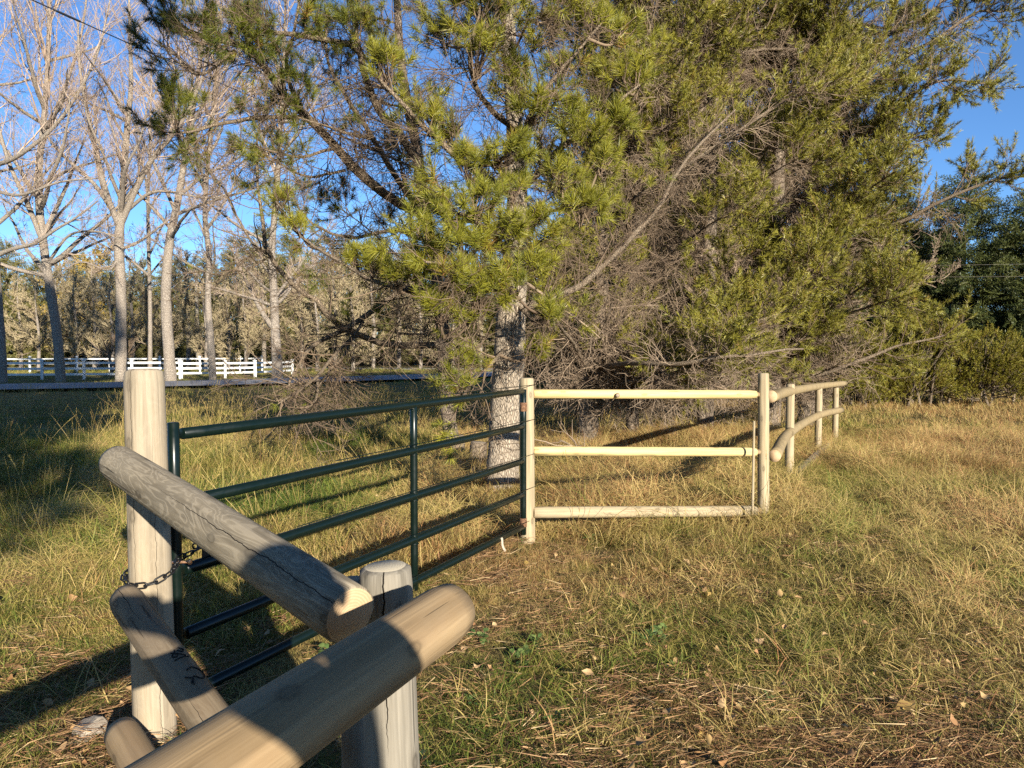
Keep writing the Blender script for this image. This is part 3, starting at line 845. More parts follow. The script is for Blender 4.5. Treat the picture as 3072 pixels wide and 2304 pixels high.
def spray_coll(name, k, mat, seed, nl=.045, w=.012, L=.6):
    """flat spruce sprays: a main twig with side twigs, short needles all over"""
    r = np.random.default_rng(seed); ms = []
    for i in range(k):
        mb = MB(); V = []; base = []; D = []
        main = np.array([[0, 0, 0], [0, .02, L * .5], [0, -.03, L]])
        tw = [main]
        for s_ in (-1, 1):
            for t in np.linspace(.12, .9, 6):
                l = L * .5 * (1 - t * .75) * r.uniform(.8, 1.1)
                b = np.array([0, 0, t * L]); d = norm(np.array([s_ * .85, r.normal(0, .15) - .05, .6]))
                tw.append(np.array([b, b + d * l * .5, b + d * l + np.array([0, -.03, 0])]))
        for p in tw:
            l = np.linalg.norm(p[-1] - p[0]); m = max(5, int(l / L * 34))
            t = r.uniform(0, 1, m); b = p[0] + (p[-1] - p[0]) * t[:, None]
            ax = norm(p[-1] - p[0]); d = norm(ax * r.uniform(.3, 1.1, (m, 1)) + r.normal(0, .6, (m, 3)))
            base.append(b); D.append(d)
        base = np.vstack(base); D = np.vstack(D)
        V, T = spikes(base, D, nl * r.uniform(.7, 1.3, len(D)), w, r=r); mb.add(V, None, T)
        for p in tw:
            tv, tq = tubes(p[None], np.array([[.006, .004, .002]]), 3); mb.add(tv, tq)
        ms.append(mb.mesh('%s_%d' % (name, i), mat, False))
    return variants(name, ms)
SPRAY = spray_coll('spruce_spray', 4, M['spruce'], 4)
SPRAY_FAR = spray_coll('spruce_spray_far', 3, M['spruce_far'], 5, nl=.08, w=.03, L=.8)
SPRAY_MID = spray_coll('spruce_spray_mid', 4, M['spruce'], 8, nl=.055, w=.02, L=.6)

def twig_coll(name, k, mat, seed, n=16, L=.55, rad=.0032, droop=-.5):
    """sprays of bare curling twigs"""
    r = np.random.default_rng(seed); ms = []
    for i in range(k):
        mb = MB()
        main = grow(np.zeros((1, 3)), np.array([[0, 0, 1.]]), np.array([L]), 6, (0, droop * .6, 0), .12, r)
        V, Q = tubes(main, np.linspace(rad * 1.8, rad, 6)[None], 3); mb.add(V, Q)
        t = r.uniform(.1, 1, n); p, T_ = sample(main, np.zeros(n, int), t)
        ch = grow(p, side_dirs(T_, r.uniform(.5, 1.2, n), r), L * r.uniform(.3, .75, n), 5, (0, droop, 0), .22, r)
        V, Q = tubes(ch, np.linspace(rad, rad * .5, 5)[None].repeat(n, 0), 3); mb.add(V, Q)
        m = n * 2; ii = r.integers(0, n, m); p, T_ = sample(ch, ii, r.uniform(.2, 1, m))
        g2 = grow(p, side_dirs(T_, r.uniform(.4, 1.1, m), r), L * r.uniform(.15, .4, m), 4, (0, droop, 0), .25, r)
        V, Q = tubes(g2, np.linspace(rad * .8, rad * .4, 4)[None].repeat(m, 0), 3); mb.add(V, Q)
        ms.append(mb.mesh('%s_%d' % (name, i), mat, True))
    return variants(name, ms)
DEADSPRAY = twig_coll('dead_spray', 6, M['deadtwig'], 6)
DARKSPRAY = twig_coll('dark_spray', 5, M['twig'], 7, n=14, rad=.003, droop=.25)

# ------------------------------------------------------------------ trees
def polyline_obj(name, pts, rad, mat, parent, sides=10, n=20, rough=0.0, r=rng):
    p = spline(np.array(pts, float), n); rd = np.interp(np.linspace(0, 1, n), np.linspace(0, 1, len(rad)), rad)
    V, Q = tubes(p[None], rd[None], sides)
    if rough: V = V + r.normal(0, 1, V.shape) * rough * np.repeat(rd, sides)[:, None]
    return put(bpy.data.objects.new(name, mesh_np(name, V - np.array(root_loc(parent)), Q, None, True, [mat])), parent), p, rd

def px_path(pts):
    return [tuple(at(*q)) for q in pts]

def pine(name, label, trunk_pts, trunk_rad, limbs, auto, seed, bark_m, tuft=TUFT, group=None, cat='tree', tuft_scale=1.0,
         bough_n=9, bough_len=.75, twig_n=5, twig_len=.32, dead_until=.35, dead_n=10, tint=(.5, .2), dead_coll=DEADSPRAY,
         green=1.0, blobs=(), keep=None, dead_scale=1.0, dead_tint=.5):
    """a pine with trunk, limbs, dead inner sprays, twigs and needle tufts.
    limbs: list of (control points, r0, green_from, density); auto: dict for extra limbs"""
    r = np.random.default_rng(seed)
    base = trunk_pts[0]
    root = thing(name, label, cat, (base[0], base[1], 0), group)
    o, tp, tr = polyline_obj('trunk', trunk_pts, trunk_rad, bark_m, root, 16, 40, .035, r)
    L = []   # (poly (10,3), r0, green_from, density)
    for pts, r0, gf, dens in limbs:
        q = spline(np.array(pts, float), 12); ll = np.linalg.norm(q[-1] - q[0])
        wv = np.cumsum(r.normal(0, 1, (12, 3)), axis=0); wv = wv - wv[0] - (wv[-1] - wv[0]) * np.linspace(0, 1, 12)[:, None]
        L.append((q + wv * .009 * ll, r0, gf, dens))
    if auto:
        n = auto['n']; z = r.uniform(auto['z'][0], auto['z'][1], n)
        i = np.array([np.interp(zz, tp[:, 2], np.arange(len(tp))) for zz in z])
        st = np.array([[np.interp(k, np.arange(len(tp)), tp[:, j]) for j in range(3)] for k in i])
        if 'az' in auto: az = np.radians(r.uniform(auto['az'][0], auto['az'][1], n))
        else: az = r.uniform(0, 2 * math.pi, n)
        el = np.radians(r.uniform(auto['el'][0], auto['el'][1], n))
        d = np.stack([np.cos(el) * np.cos(az), np.cos(el) * np.sin(az), np.sin(el)], 1)
        frac = (z - auto['z'][0]) / (auto['z'][1] - auto['z'][0] + 1e-6)
        ln = r.uniform(auto['len'][0], auto['len'][1], n) * (1 - auto.get('taper', .5) * frac)
        P = grow(st, d, ln, 12, (0, 0, auto.get('pull', .25)), .07, r)
        for k in range(n):
            L.append((P[k], auto['r'] * ln[k] / auto['len'][1] * r.uniform(.8, 1.2), auto.get('green', .35), auto.get('dens', 1.0)))
    for p, r0, gf, dens in L:
        polyline_obj('limb', p, [r0, r0 * .7, r0 * .3], M['limb'] if bark_m != M['bark_dark'] else M['limb'], root, 7, 16, .05, r)
    P = np.array([l[0] for l in L]); gf = np.array([l[2] for l in L]); dens = np.array([l[3] for l in L]); r0s = np.array([l[1] for l in L])
    lens = np.linalg.norm(np.diff(P, axis=1), axis=2).sum(1)
    TW = MB(); tips_p, tips_d = [], []
    # boughs
    cnt = np.maximum(1, (bough_n * dens * lens).astype(int))
    ii = np.repeat(np.arange(len(L)), cnt); t = 1 - r.uniform(0, 1, len(ii)) ** 1.25 * .95
    p, T_ = sample(P, ii, t)
    bl = bough_len * r.uniform(.5, 1.2, len(ii)) * (1.15 - .6 * t)
    live = t > gf[ii] + r.normal(0, .1, len(ii))
    B = grow(p, side_dirs(T_, r.uniform(.6, 1.15, len(ii)), r, .25), bl, 6, (0, 0, .35), .12, r)
    br = np.linspace(1, .4, 6)[None] * np.clip(.006 + .006 * bl, .004, .012)[:, None]
    V, Q = tubes(B, br, 4); TW.add(V, Q)
    # twigs on live boughs
    lv = np.nonzero(live)[0]
    if len(lv):
        jj = np.repeat(lv, twig_n); t2 = r.uniform(.25, 1, len(jj))
        p2, T2 = sample(B, jj, t2)
        G = grow(p2, side_dirs(T2, r.uniform(.3, .9, len(jj)), r, .3), twig_len * r.uniform(.4, 1.2, len(jj)), 4, (0, 0, .5), .12, r)
        V, Q = tubes(G, np.linspace(.0045, .0028, 4)[None].repeat(len(jj), 0), 3); TW.add(V, Q)
        tips_p.append(G[:, -1]); tips_d.append(norm(G[:, -1] - G[:, -2]))
        m = np.arange(len(G)); pm, Tm = sample(G, m, r.uniform(.45, .8, len(G))); tips_p.append(pm); tips_d.append(norm(Tm + r.normal(0, .4, Tm.shape)))
        tips_p.append(B[lv, -1]); tips_d.append(norm(B[lv, -1] - B[lv, -2]))
    # limb tips
    tips_p.append(P[:, -1]); tips_d.append(norm(P[:, -1] - P[:, -2]))
    # blobs: boughs that carry a clump of shoots
    for (c, rad, n_) in blobs:
        c = np.array(c); near = P[:, ::2].reshape(-1, 3); k = np.argmin(np.linalg.norm(near - c, axis=1) + .8 * np.maximum(0, near[:, 2] - c[2]))
        q = near[k]
        tt = np.array([np.abs(tp[:, 2] - (c[2] - .25)).argmin()]); qt = tp[tt[0]]
        if np.linalg.norm(q - c) > 1.3 or np.linalg.norm(qt - c) < np.linalg.norm(q - c): q = qt
        path = spline([tuple(q), tuple(q * .45 + c * .55 - np.array((0, 0, .06))), tuple(c)], 8)
        V, Q = tubes(path[None], np.linspace(.02, .008, 8)[None], 5); TW.add(V, Q)
        out = norm(c - q + np.array((0, 0, .25)))
        d = norm(r.normal(0, 1, (n_, 3)) + out * .9 + np.array((0, -.25, .35)))
        e = c + d * rad * r.uniform(.35, 1.0, (n_, 1)) * np.array((1.15, 1, .8))
        s_ = c - out * rad * .5 + r.normal(0, .03, (n_, 3))
        seg = np.stack([s_, s_ * .5 + e * .5, e], 1); V, Q = tubes(seg, np.array([[.006, .0045, .003]]).repeat(n_, 0), 3); TW.add(V, Q)
        tips_p.append(e); tips_d.append(norm(e - s_ + np.array((0, 0, .12))))
    tw = bpy.data.objects.new('twigs', TW.mesh('twigs', M['twig'], True, root_loc(root))); put(tw, root); tw['kind'] = 'stuff'
    # dead sprays on the inner limbs
    if dead_n:
        cnt = np.maximum(0, (dead_n * lens).astype(int)); ii = np.repeat(np.arange(len(L)), cnt)
        t = r.uniform(.03, 1, len(ii)) * np.clip(dead_until + r.normal(0, .1, len(ii)), .1, 1)
        p, T_ = sample(P, ii, t); d = norm(side_dirs(T_, r.uniform(.6, 1.4, len(ii)), r) + np.array((0, 0, -.25)))
        q = quat_z_to(d, r.uniform(0, 6.28, len(ii)))
        scatter('dead_twigs', dead_coll, p, q, dead_scale * r.uniform(.7, 1.5, len(ii)), .5, root, r=r)
    tp_, td_ = np.vstack(tips_p), np.vstack(tips_d)
    if keep is not None:
        k = keep(tp_); tp_, td_ = tp_[k], td_[k]
    if green < 1:
        k = r.uniform(0, 1, len(tp_)) < green; tp_, td_ = tp_[k], td_[k]
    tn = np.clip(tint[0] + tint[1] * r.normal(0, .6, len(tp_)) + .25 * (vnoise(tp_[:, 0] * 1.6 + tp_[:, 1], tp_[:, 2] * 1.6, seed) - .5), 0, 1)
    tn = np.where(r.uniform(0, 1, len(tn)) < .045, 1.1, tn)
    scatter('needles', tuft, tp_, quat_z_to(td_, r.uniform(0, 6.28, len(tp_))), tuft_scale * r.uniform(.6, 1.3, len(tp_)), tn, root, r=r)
    return root

# --- the big pine right behind the gate
tp = px_path([(502, 492, 8.0), (504, 440, 8.0), (507, 385, 8.0), (511, 320, 8.0), (514, 270, 8.05), (517, 215, 8.1), (516, 150, 8.15), (511, 70, 8.2), (505, -40, 8.25), (500, -220, 8.3), (498, -480, 8.4)])
CB = [(384, 74, 26, 7.3), (490, 22, 34, 7.4), (478, 62, 30, 7.3), (520, 92, 30, 7.5), (595, 28, 24, 7.6), (622, 40, 20, 7.7), (575, 122, 19, 7.5), (535, 118, 24, 7.4), (505, 158, 27, 7.2),
      (470, 172, 25, 7.2), (452, 145, 18, 7.5), (432, 128, 16, 7.4), (582, 138, 20, 7.4), (612, 130, 20, 7.6), (636, 85, 16, 7.6), (450, 215, 25, 7.1), (480, 205, 25, 7.0), (502, 236, 20, 7.0), (530, 224, 15, 7.3), (583, 214, 19, 7.4), (562, 180, 18, 7.5),
      (428, 240, 20, 7.2), (418, 275, 18, 7.2), (450, 284, 25, 6.9), (482, 300, 24, 6.9), (510, 288, 25, 6.9), (440, 312, 22, 7.0), (547, 318, 13, 7.2), (470, 322, 14, 7.1), (397, 284, 15, 7.3), (376, 270, 14, 7.5), (356, 262, 9, 7.6), (524, 270, 20, 7.1),
      (466, 252, 22, 7.0), (438, 262, 18, 7.1), (468, 366, 15, 7.2), (460, 394, 20, 7.2), (532, 356, 11, 7.5), (300, 232, 13, 7.9), (280, 205, 12, 8.2), (540, 40, 24, 7.8), (560, 70, 20, 7.8), (555, 15, 22, 7.6), (610, 80, 16, 7.8),
      (440, 40, 24, 7.6), (545, 240, 14, 7.4), (600, 165, 15, 7.5), (515, 195, 18, 7.4), (425, 205, 14, 7.5)]
blobs = [(at(u, v, d), r_ * d / F_PX, int(6 + r_ * .95)) for u, v, r_, d in CB]
limbs = [
    (px_path([(510, 300, 7.9), (480, 275, 7.4), (450, 265, 7.0), (425, 262, 6.8)]), .035, .3, .6),
    (px_path([(512, 262, 8.0), (490, 235, 7.5), (465, 215, 7.0), (440, 205, 6.8)]), .035, .3, .6),
    (px_path([(514, 300, 8.0), (535, 318, 7.6), (552, 315, 7.3)]), .022, .4, .5),
    (px_path([(514, 312, 8.0), (546, 298, 8.3), (580, 277, 8.6), (604, 256, 8.9), (643, 222, 9.3), (670, 190, 9.5), (700, 145, 9.9), (735, 110, 10.3)]), .046, .7, .8),
    (px_path([(516, 232, 8.0), (548, 212, 7.7), (585, 205, 7.4)]), .03, .35, .6),
    (px_path([(517, 200, 8.1), (470, 165, 7.6), (420, 118, 7.4), (380, 80, 7.2)]), .045, .45, .6),
    (px_path([(517, 195, 8.1), (560, 150, 7.8), (600, 120, 7.6), (640, 85, 7.5)]), .04, .4, .6),
    (px_path([(516, 160, 8.1), (535, 110, 7.7), (560, 70, 7.5), (600, 25, 7.4)]), .035, .4, .6),
    (px_path([(515, 130, 8.1), (480, 95, 7.6), (470, 50, 7.3), (480, 5, 7.2)]), .035, .4, .6),
    (px_path([(509, 345, 7.9), (490, 362, 7.5), (470, 385, 7.2), (462, 398, 7.0)]), .02, .45, .6),
    (px_path([(512, 290, 8.0), (455, 288, 7.7), (400, 285, 7.5), (355, 268, 7.6), (300, 235, 7.9), (275, 200, 8.2)]), .03, .7, .3),
    (px_path([(480, 357, 8.0), (462, 347, 7.5), (441, 335, 7.2)]), .045, 1.2, .05),
    (px_path([(517, 205, 8.1), (500, 170, 8.6), (440, 130, 9.0), (380, 60, 9.2)]), .04, .5, .6),
]
pine('pine_tree', 'big pine with pale flaky trunk and bright needle clumps standing close behind the gate', tp,
     [.185, .172, .168, .165, .14, .115, .10, .085, .07, .055, .03], limbs,
     dict(n=22, z=(4.6, 10.0), el=(5, 45), len=(1.0, 2.4), r=.028, green=.6, taper=.2, dens=.8), 21, M['bark'], blobs=blobs,
     bough_n=5.5, twig_n=3, bough_len=.6, dead_until=.75, dead_n=6, dead_coll=DARKSPRAY, tint=(.54, .24), dead_scale=.9)

# --- the dark pine behind it whose limbs reach left over the road
tpB = px_path([(452, 440, 10.8), (446, 400, 10.8), (444, 355, 10.8), (440, 300, 10.8), (430, 240, 10.7), (423, 200, 10.6), (417, 150, 10.6), (405, 90, 10.6), (398, 20, 10.7), (394, -120, 10.8), (390, -360, 10.9)])
lB = [
    (px_path([(423, 215, 10.6), (387, 203, 10.2), (360, 180, 9.9), (333, 149, 9.7), (306, 122, 9.5), (279, 95, 9.3), (258, 62, 9.1), (235, 50, 9.0), (204, 42, 8.9), (172, 18, 8.8)]), .075, .5, 1.7),
    (px_path([(300, 117, 9.5), (258, 119, 9.2), (218, 123, 9.1), (190, 131, 9.0), (176, 131, 8.9)]), .03, .3, 1.6),
    (px_path([(364, 60, 9.9), (353, 45, 9.7), (313, 39, 9.3), (272, 36, 9.1), (246, 42, 9.0)]), .05, .5, 1.0),
    (px_path([(420, 160, 10.6), (395, 130, 10.2), (372, 95, 10.0), (362, 55, 9.9), (356, 30, 9.8), (348, -10, 9.7)]), .065, .55, .65),
    (px_path([(425, 215, 10.6), (395, 180, 10.0), (372, 140, 9.8), (350, 100, 9.6), (333, 65, 9.5), (327, 20, 9.4)]), .045, .6, .6),
    (px_path([(372, 139, 9.8), (350, 133, 9.5), (320, 124, 9.2), (298, 118, 9.1)]), .025, .6, .8),
    (px_path([(333, 149, 9.7), (300, 158, 9.4), (265, 150, 9.2), (240, 138, 9.1)]), .022, .35, 1.4),
    (px_path([(345, 170, 9.8), (312, 178, 9.5), (280, 165, 9.3), (262, 152, 9.2)]), .02, .4, 1.2),
    (px_path([(437, 345, 10.7), (395, 345, 10.2), (349, 328, 9.7), (315, 300, 9.4), (295, 282, 9.3), (268, 251, 9.2), (260, 208, 9.2), (257, 165, 9.2)]), .05, 1.3, .5),
    (px_path([(268, 254, 9.2), (253, 247, 9.1), (234, 219, 9.1), (220, 187, 9.1), (208, 165, 9.1)]), .02, 1.3, .8),
    (px_path([(265, 259, 9.2), (240, 272, 9.0), (214, 274, 8.9), (195, 268, 8.9)]), .014, 1.3, .8),
    (px_path([(440, 285, 10.7), (400, 295, 10.2), (363, 322, 9.7), (322, 346, 9.3), (300, 366, 9.0), (288, 390, 8.8)]), .045, 1.3, .7),
    (px_path([(363, 322, 9.7), (345, 352, 9.3), (325, 378, 9.0), (310, 398, 8.8)]), .02, 1.3, .8),
    (px_path([(363, 322, 9.7), (340, 350, 9.2), (318, 380, 8.6), (300, 398, 8.1), (278, 404, 7.8)]), .024, 1.3, 1.6),
    (px_path([(318, 380, 8.6), (314, 400, 8.2), (300, 414, 7.9)]), .016, 1.3, 1.8),
    (px_path([(258, 62, 9.1), (240, 20, 9.0), (232, -30, 9.0)]), .03, .2, 1.4),
    (px_path([(235, 50, 9.0), (205, 75, 8.9), (180, 62, 8.8), (165, 48, 8.8)]), .02, .3, 1.4),
    (px_path([(306, 122, 9.5), (290, 70, 9.3), (300, 20, 9.2), (310, -30, 9.2)]), .03, .4, 1.2),
    (px_path([(430, 240, 10.7), (392, 232, 10.2), (350, 236, 9.8), (318, 226, 9.6), (296, 205, 9.5)]), .03, .75, .8),
    (px_path([(440, 300, 10.7), (400, 268, 10.3), (360, 250, 10.0), (325, 243, 9.8)]), .025, .9, .9),
]
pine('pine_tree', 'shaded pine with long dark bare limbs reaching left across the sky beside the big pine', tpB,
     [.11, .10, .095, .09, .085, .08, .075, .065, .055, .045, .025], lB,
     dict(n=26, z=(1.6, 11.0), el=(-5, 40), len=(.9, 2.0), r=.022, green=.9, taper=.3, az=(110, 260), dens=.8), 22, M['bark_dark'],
     bough_n=5.5, twig_n=5, bough_len=.65, dead_until=.85, dead_n=5, dead_coll=DARKSPRAY, tint=(.14, .12), tuft_scale=1.0, twig_len=.3)  # low needle tint puts the shade on this pine into its colour

# --- pines to the right, grey dead branches inside and green outside
def auto_right(n, z0, z1, L0, L1, g, dens=1.0, el=(12, 42)):
    return dict(n=n, z=(z0, z1), el=el, len=(L0, L1), r=.045, green=g, taper=.35, pull=.2, dens=dens)
tp2 = px_path([(587, 446, 12), (590, 400, 12), (594, 350, 12), (598, 310, 12.1), (603, 265, 12.1), (606, 215, 12.2), (607, 150, 12.2), (606, 60, 12.3), (602, -60, 12.4), (600, -200, 12.5)])
l2 = [
    (px_path([(605, 232, 12.1), (640, 190, 11.2), (700, 160, 10.7), (767, 110, 10.6), (853, 77, 10.9)]), .04, .6, 1.0),
    (px_path([(596, 368, 12), (625, 366, 10.6), (690, 363, 9.6), (740, 357, 9.5), (803, 349, 9.8)]), .045, 1.1, .3),
    (px_path([(594, 340, 12), (650, 352, 11.5), (690, 372, 11.2), (725, 387, 11.0)]), .03, .9, .4),
    (px_path([(590, 372, 12), (560, 345, 11.6), (540, 312, 11.3), (528, 300, 11.0)]), .02, 1.3, .5),
]
pine('pine_tree', 'twisted grey pine trunk full of dead twigs behind the yellow rails', tp2,
     [.17, .15, .14, .125, .12, .115, .105, .09, .07, .05], l2, auto_right(32, .7, 8.5, 1.4, 3.2, .42), 23, M['bark_mid'], tuft=TUFT_FAR,
     bough_n=7, twig_n=5, dead_until=.7, dead_n=5.5, tint=(.66, .2), tuft_scale=1.15, dead_scale=1.05)
for k, (u, v, d, r0, n_, L1, lbl, sd) in enumerate((
        (632, 443, 12.6, .11, 26, 3.2, 'slim pine just right of the twisted grey pine', 24),
        (705, 434, 13.2, .15, 36, 4.2, 'dense pine behind the middle of the yellow rails', 25),
        (772, 430, 14.2, .16, 38, 3.1, 'dense olive pine behind the tall corner post', 26),
        (690, 418, 17.5, .16, 30, 4.2, 'shaded pine farther back behind the dense pines', 28))):
    tpk = px_path([(u, v, d), (u + 2, 330, d), (u + 5, 230, d), (u + 8, 110, d + .1), (u + 10, -30, d + .2), (u + 12, -180, d + .3)])
    pine('pine_tree', lbl, tpk, [r0, r0 * .9, r0 * .8, r0 * .7, r0 * .5, r0 * .3], [],
         auto_right(n_, .5, 9.5, 1.7 if L1 < 3.15 else 2.2, L1, .42, 1.1, el=(0, 38)), sd, M['bark_mid'], tuft=TUFT_FAR,
         bough_n=8, twig_n=6, dead_until=.45, dead_n=5.5, tint=(.60, .24), tuft_scale=1.25, bough_len=.9, dead_scale=1.05)
# outermost pine with long limbs that reach to the right edge
tp5 = px_path([(806, 425, 15.0), (808, 340, 15), (810, 240, 15), (816, 120, 15), (824, -40, 15.1), (830, -160, 15.2)])
l5 = [
    (px_path([(810, 245, 15), (850, 240, 14.2), (890, 226, 13.6), (930, 207, 13.2), (975, 186, 12.8), (1012, 173, 12.6), (1050, 180, 12.5)]), .045, .45, .9),
    (px_path([(812, 190, 15), (860, 140, 14.2), (905, 100, 13.6), (945, 80, 13.2), (985, 84, 13)]), .045, .35, 1.4),
    (px_path([(816, 120, 15), (870, 80, 14.5), (930, 40, 14), (975, 12, 13.8), (1008, 10, 13.7)]), .045, .3, 1.4),
    (px_path([(812, 215, 15), (850, 170, 14.2), (890, 140, 13.8), (928, 138, 13.6)]), .04, .3, 1.4),
    (px_path([(818, 80, 15), (880, 40, 14.5), (930, 10, 14.2), (970, -20, 14.0)]), .04, .3, 1.4),
]
pine('pine_tree', 'rightmost olive pine whose long branches reach across the blue sky', tp5, [.17, .15, .13, .11, .08, .05], l5,
     dict(n=32, z=(.5, 9.0), el=(0, 38), len=(.8, 1.2), r=.032, green=.3, taper=-1.5, pull=.2, dens=1.4), 27, M['bark_mid'], tuft=TUFT_FAR,
     bough_n=8, twig_n=6, dead_until=.45, dead_n=6, tint=(.60, .24), tuft_scale=1.25, bough_len=.8, dead_scale=1.1)

# --- bare poplars along the road
def bare_tree(name, label, trunk_pts, trunk_rad, limbs, seed, mats, group=None, n2=16, n3=7, n4=5, scale=1.0, up=.5, auto=None, leaves=0, wild=1.0, cat='tree'):
    r = np.random.default_rng(seed)
    b = trunk_pts[0]
    root = thing(name, label, cat, (b[0], b[1], 0), group)
    o, tp, tr = polyline_obj('trunk', trunk_pts, trunk_rad, mats[0], root, 14, 44, .04, r)
    P, R0 = [], []
    for pts, r0 in limbs:
        P.append(spline(np.array(pts, float), 12)); R0.append(r0)
    if auto:
        n = auto['n']; z = r.uniform(*auto['z'], n)
        st = np.array([[np.interp(q, tp[:, 2], tp[:, j]) for j in range(3)] for q in z])
        az = r.uniform(0, 2 * math.pi, n); el = np.radians(r.uniform(*auto['el'], n))
        d = np.stack([np.cos(el) * np.cos(az), np.cos(el) * np.sin(az), np.sin(el)], 1)
        ln = r.uniform(*auto['len'], n) * (1 - .45 * (z - auto['z'][0]) / (auto['z'][1] - auto['z'][0]))
        G = grow(st, d, ln, 12, (0, 0, up), .08 * wild, r)
        for k in range(n): P.append(G[k]); R0.append(auto['r'] * (.45 + .55 * ln[k] / auto['len'][1]))
    for p, r0 in zip(P, R0):
        polyline_obj('limb', p, [r0, r0 * .65, r0 * .25], mats[1], root, 7, 16, .04, r)
    TRK = spline(np.array(trunk_pts, float), 12)
    top = TRK[6:]; P.append(spline(top, 12)); R0.append(trunk_rad[-2])
    P = np.array(P); R0 = np.array(R0); lens = np.linalg.norm(np.diff(P, axis=1), axis=2).sum(1)
    mb = MB()
    def level(P, R, cnt, ang, lfn, pull, wob, K, rs, tmin):
        ii = np.repeat(np.arange(len(P)), cnt); t = r.uniform(tmin, 1, len(ii))
        p, T = sample(P, ii, t)
        ln = lfn(len(ii), t, ii)
        G = grow(p, side_dirs(T, r.uniform(*ang, len(ii)), r, .15), ln, K, pull, wob * wild, r)
        rad = np.clip(rs * ln, .0, 1)[:, None] * np.linspace(1, .35, K)[None]
        return G, rad, ln
    G2, r2, l2_ = level(P, R0, np.maximum(3, (n2 * lens / lens.mean()).astype(int)), (.35, .95), lambda n, t, i: lens[i] * .34 * r.uniform(.5, 1.2, n) * (1.1 - .6 * t), (0, 0, up * .9), .12, 7, .011, .15)
    r2 = np.maximum(r2, .006 * scale)
    V, Q = tubes(G2, r2, 4); mb.add(V, Q)
    G3, r3, l3_ = level(G2, r2, n3, (.35, .95), lambda n, t, i: l2_[i] * .45 * r.uniform(.4, 1.2, n) * (1.1 - .5 * t), (0, 0, up * .6), .15, 5, .011, .15)
    r3 = np.maximum(r3, .005 * scale); V, Q = tubes(G3, r3, 3); mb.add(V, Q)
    G4, r4, l4_ = level(G3, r3, n4 + 1, (.35, 1.0), lambda n, t, i: l3_[i] * .6 * r.uniform(.4, 1.3, n), (0, 0, up * .4), .18, 3, .008, .1)
    r4 = np.maximum(r4, .004 * scale); V, Q = tubes(G4, r4, 3); mb.add(V, Q)
    tw = bpy.data.objects.new('twigs', mb.mesh('twigs', mats[2], True, root_loc(root))); put(tw, root); tw['kind'] = 'stuff'
    if leaves:
        k = r.integers(0, len(G4), leaves); p = G4[k, -1]
        D = norm(r.normal(0, 1, (leaves, 3)) + np.array((0, 0, -.6)))
        V, T = spikes(p, D, .07 * scale * r.uniform(.6, 1.2, leaves), .06 * scale, r=r)
        lf = bpy.data.objects.new('leaves', mesh_np('leaves', V - np.array(root_loc(root)), None, T, False, [M['goldleaf']])); put(lf, root); lf['kind'] = 'stuff'
    return root
PM = (M['poplar'], M['poplar'], M['poptwig'])
def pop(label, trunk, rad, limbs, seed, auto, **kw):
    trunk = px_path(trunk); rad = [.74 * q for q in rad]; trunk[0] = (trunk[0][0], trunk[0][1], -.1)
    return bare_tree('poplar_tree', label, trunk, rad, [(px_path(p), r0) for p, r0 in limbs], seed, PM, 'bare poplars along the road', auto=auto, **kw)
pop('bare poplar at the left edge with its dark trunk cut by the frame', [(2, 384, 36), (0, 340, 36), (-6, 250, 36), (-14, 150, 36), (-20, 40, 36), (-24, -120, 36)], [.33, .3, .27, .22, .15, .05],
    [([(-4, 165, 36), (20, 155, 35), (60, 120, 34.5), (95, 60, 34), (110, 0, 34)], .12), ([(-8, 190, 36), (20, 195, 35), (60, 182, 34.5), (100, 178, 34.5)], .09)], 41, dict(n=10, z=(4, 17), el=(15, 60), len=(4, 8), r=.13), n2=17, n3=8, n4=4, leaves=300)
pop('bare leaning poplar with pale lower trunk at the left', [(61, 383, 37), (58, 345, 37), (52, 300, 37), (46, 262, 37), (40, 215, 37), (39, 170, 37), (44, 120, 37), (48, 60, 37), (50, -20, 37), (52, -140, 37)], [.32, .3, .29, .27, .25, .22, .19, .15, .1, .04],
    [([(44, 245, 37), (28, 205, 36.5), (8, 160, 36), (-8, 100, 36), (-20, 40, 36)], .14), ([(39, 190, 37), (65, 172, 36.5), (100, 160, 36), (140, 145, 35.5)], .09), ([(50, 260, 37), (70, 235, 36.5), (100, 232, 36), (130, 245, 36)], .08),
     ([(40, 150, 37), (60, 100, 37), (80, 40, 37), (90, -30, 37)], .12)], 42, dict(n=12, z=(5, 18), el=(15, 65), len=(4, 8.5), r=.14), n2=17, n3=8, n4=4, leaves=800)
pop('bare poplar forking into four rising limbs with dark shaded base', [(121, 383, 37), (121, 340, 37), (121, 290, 37), (119, 245, 37), (121, 215, 37), (124, 175, 37), (127, 130, 37), (131, 85, 37), (130, 40, 37), (128, -40, 37)], [.36, .34, .32, .31, .26, .22, .19, .15, .11, .04],
    [([(119, 225, 37), (105, 190, 36.5), (96, 150, 36.2), (88, 115, 36), (80, 70, 36), (78, 20, 36)], .17), ([(122, 222, 37), (138, 185, 36.6), (155, 155, 36.3), (175, 132, 36), (200, 85, 36), (215, 20, 36)], .16),
     ([(115, 215, 37), (95, 185, 36.4), (70, 162, 36), (50, 140, 36), (30, 100, 36)], .12), ([(128, 210, 37), (150, 193, 36.6), (172, 192, 36.5), (215, 198, 36.5), (250, 180, 36.5)], .1),
     ([(120, 255, 37), (108, 270, 36.5), (80, 262, 36), (52, 280, 36)], .07)], 43, dict(n=9, z=(4.5, 15), el=(20, 65), len=(4, 8), r=.12), n2=18, n3=8, n4=4, leaves=200)
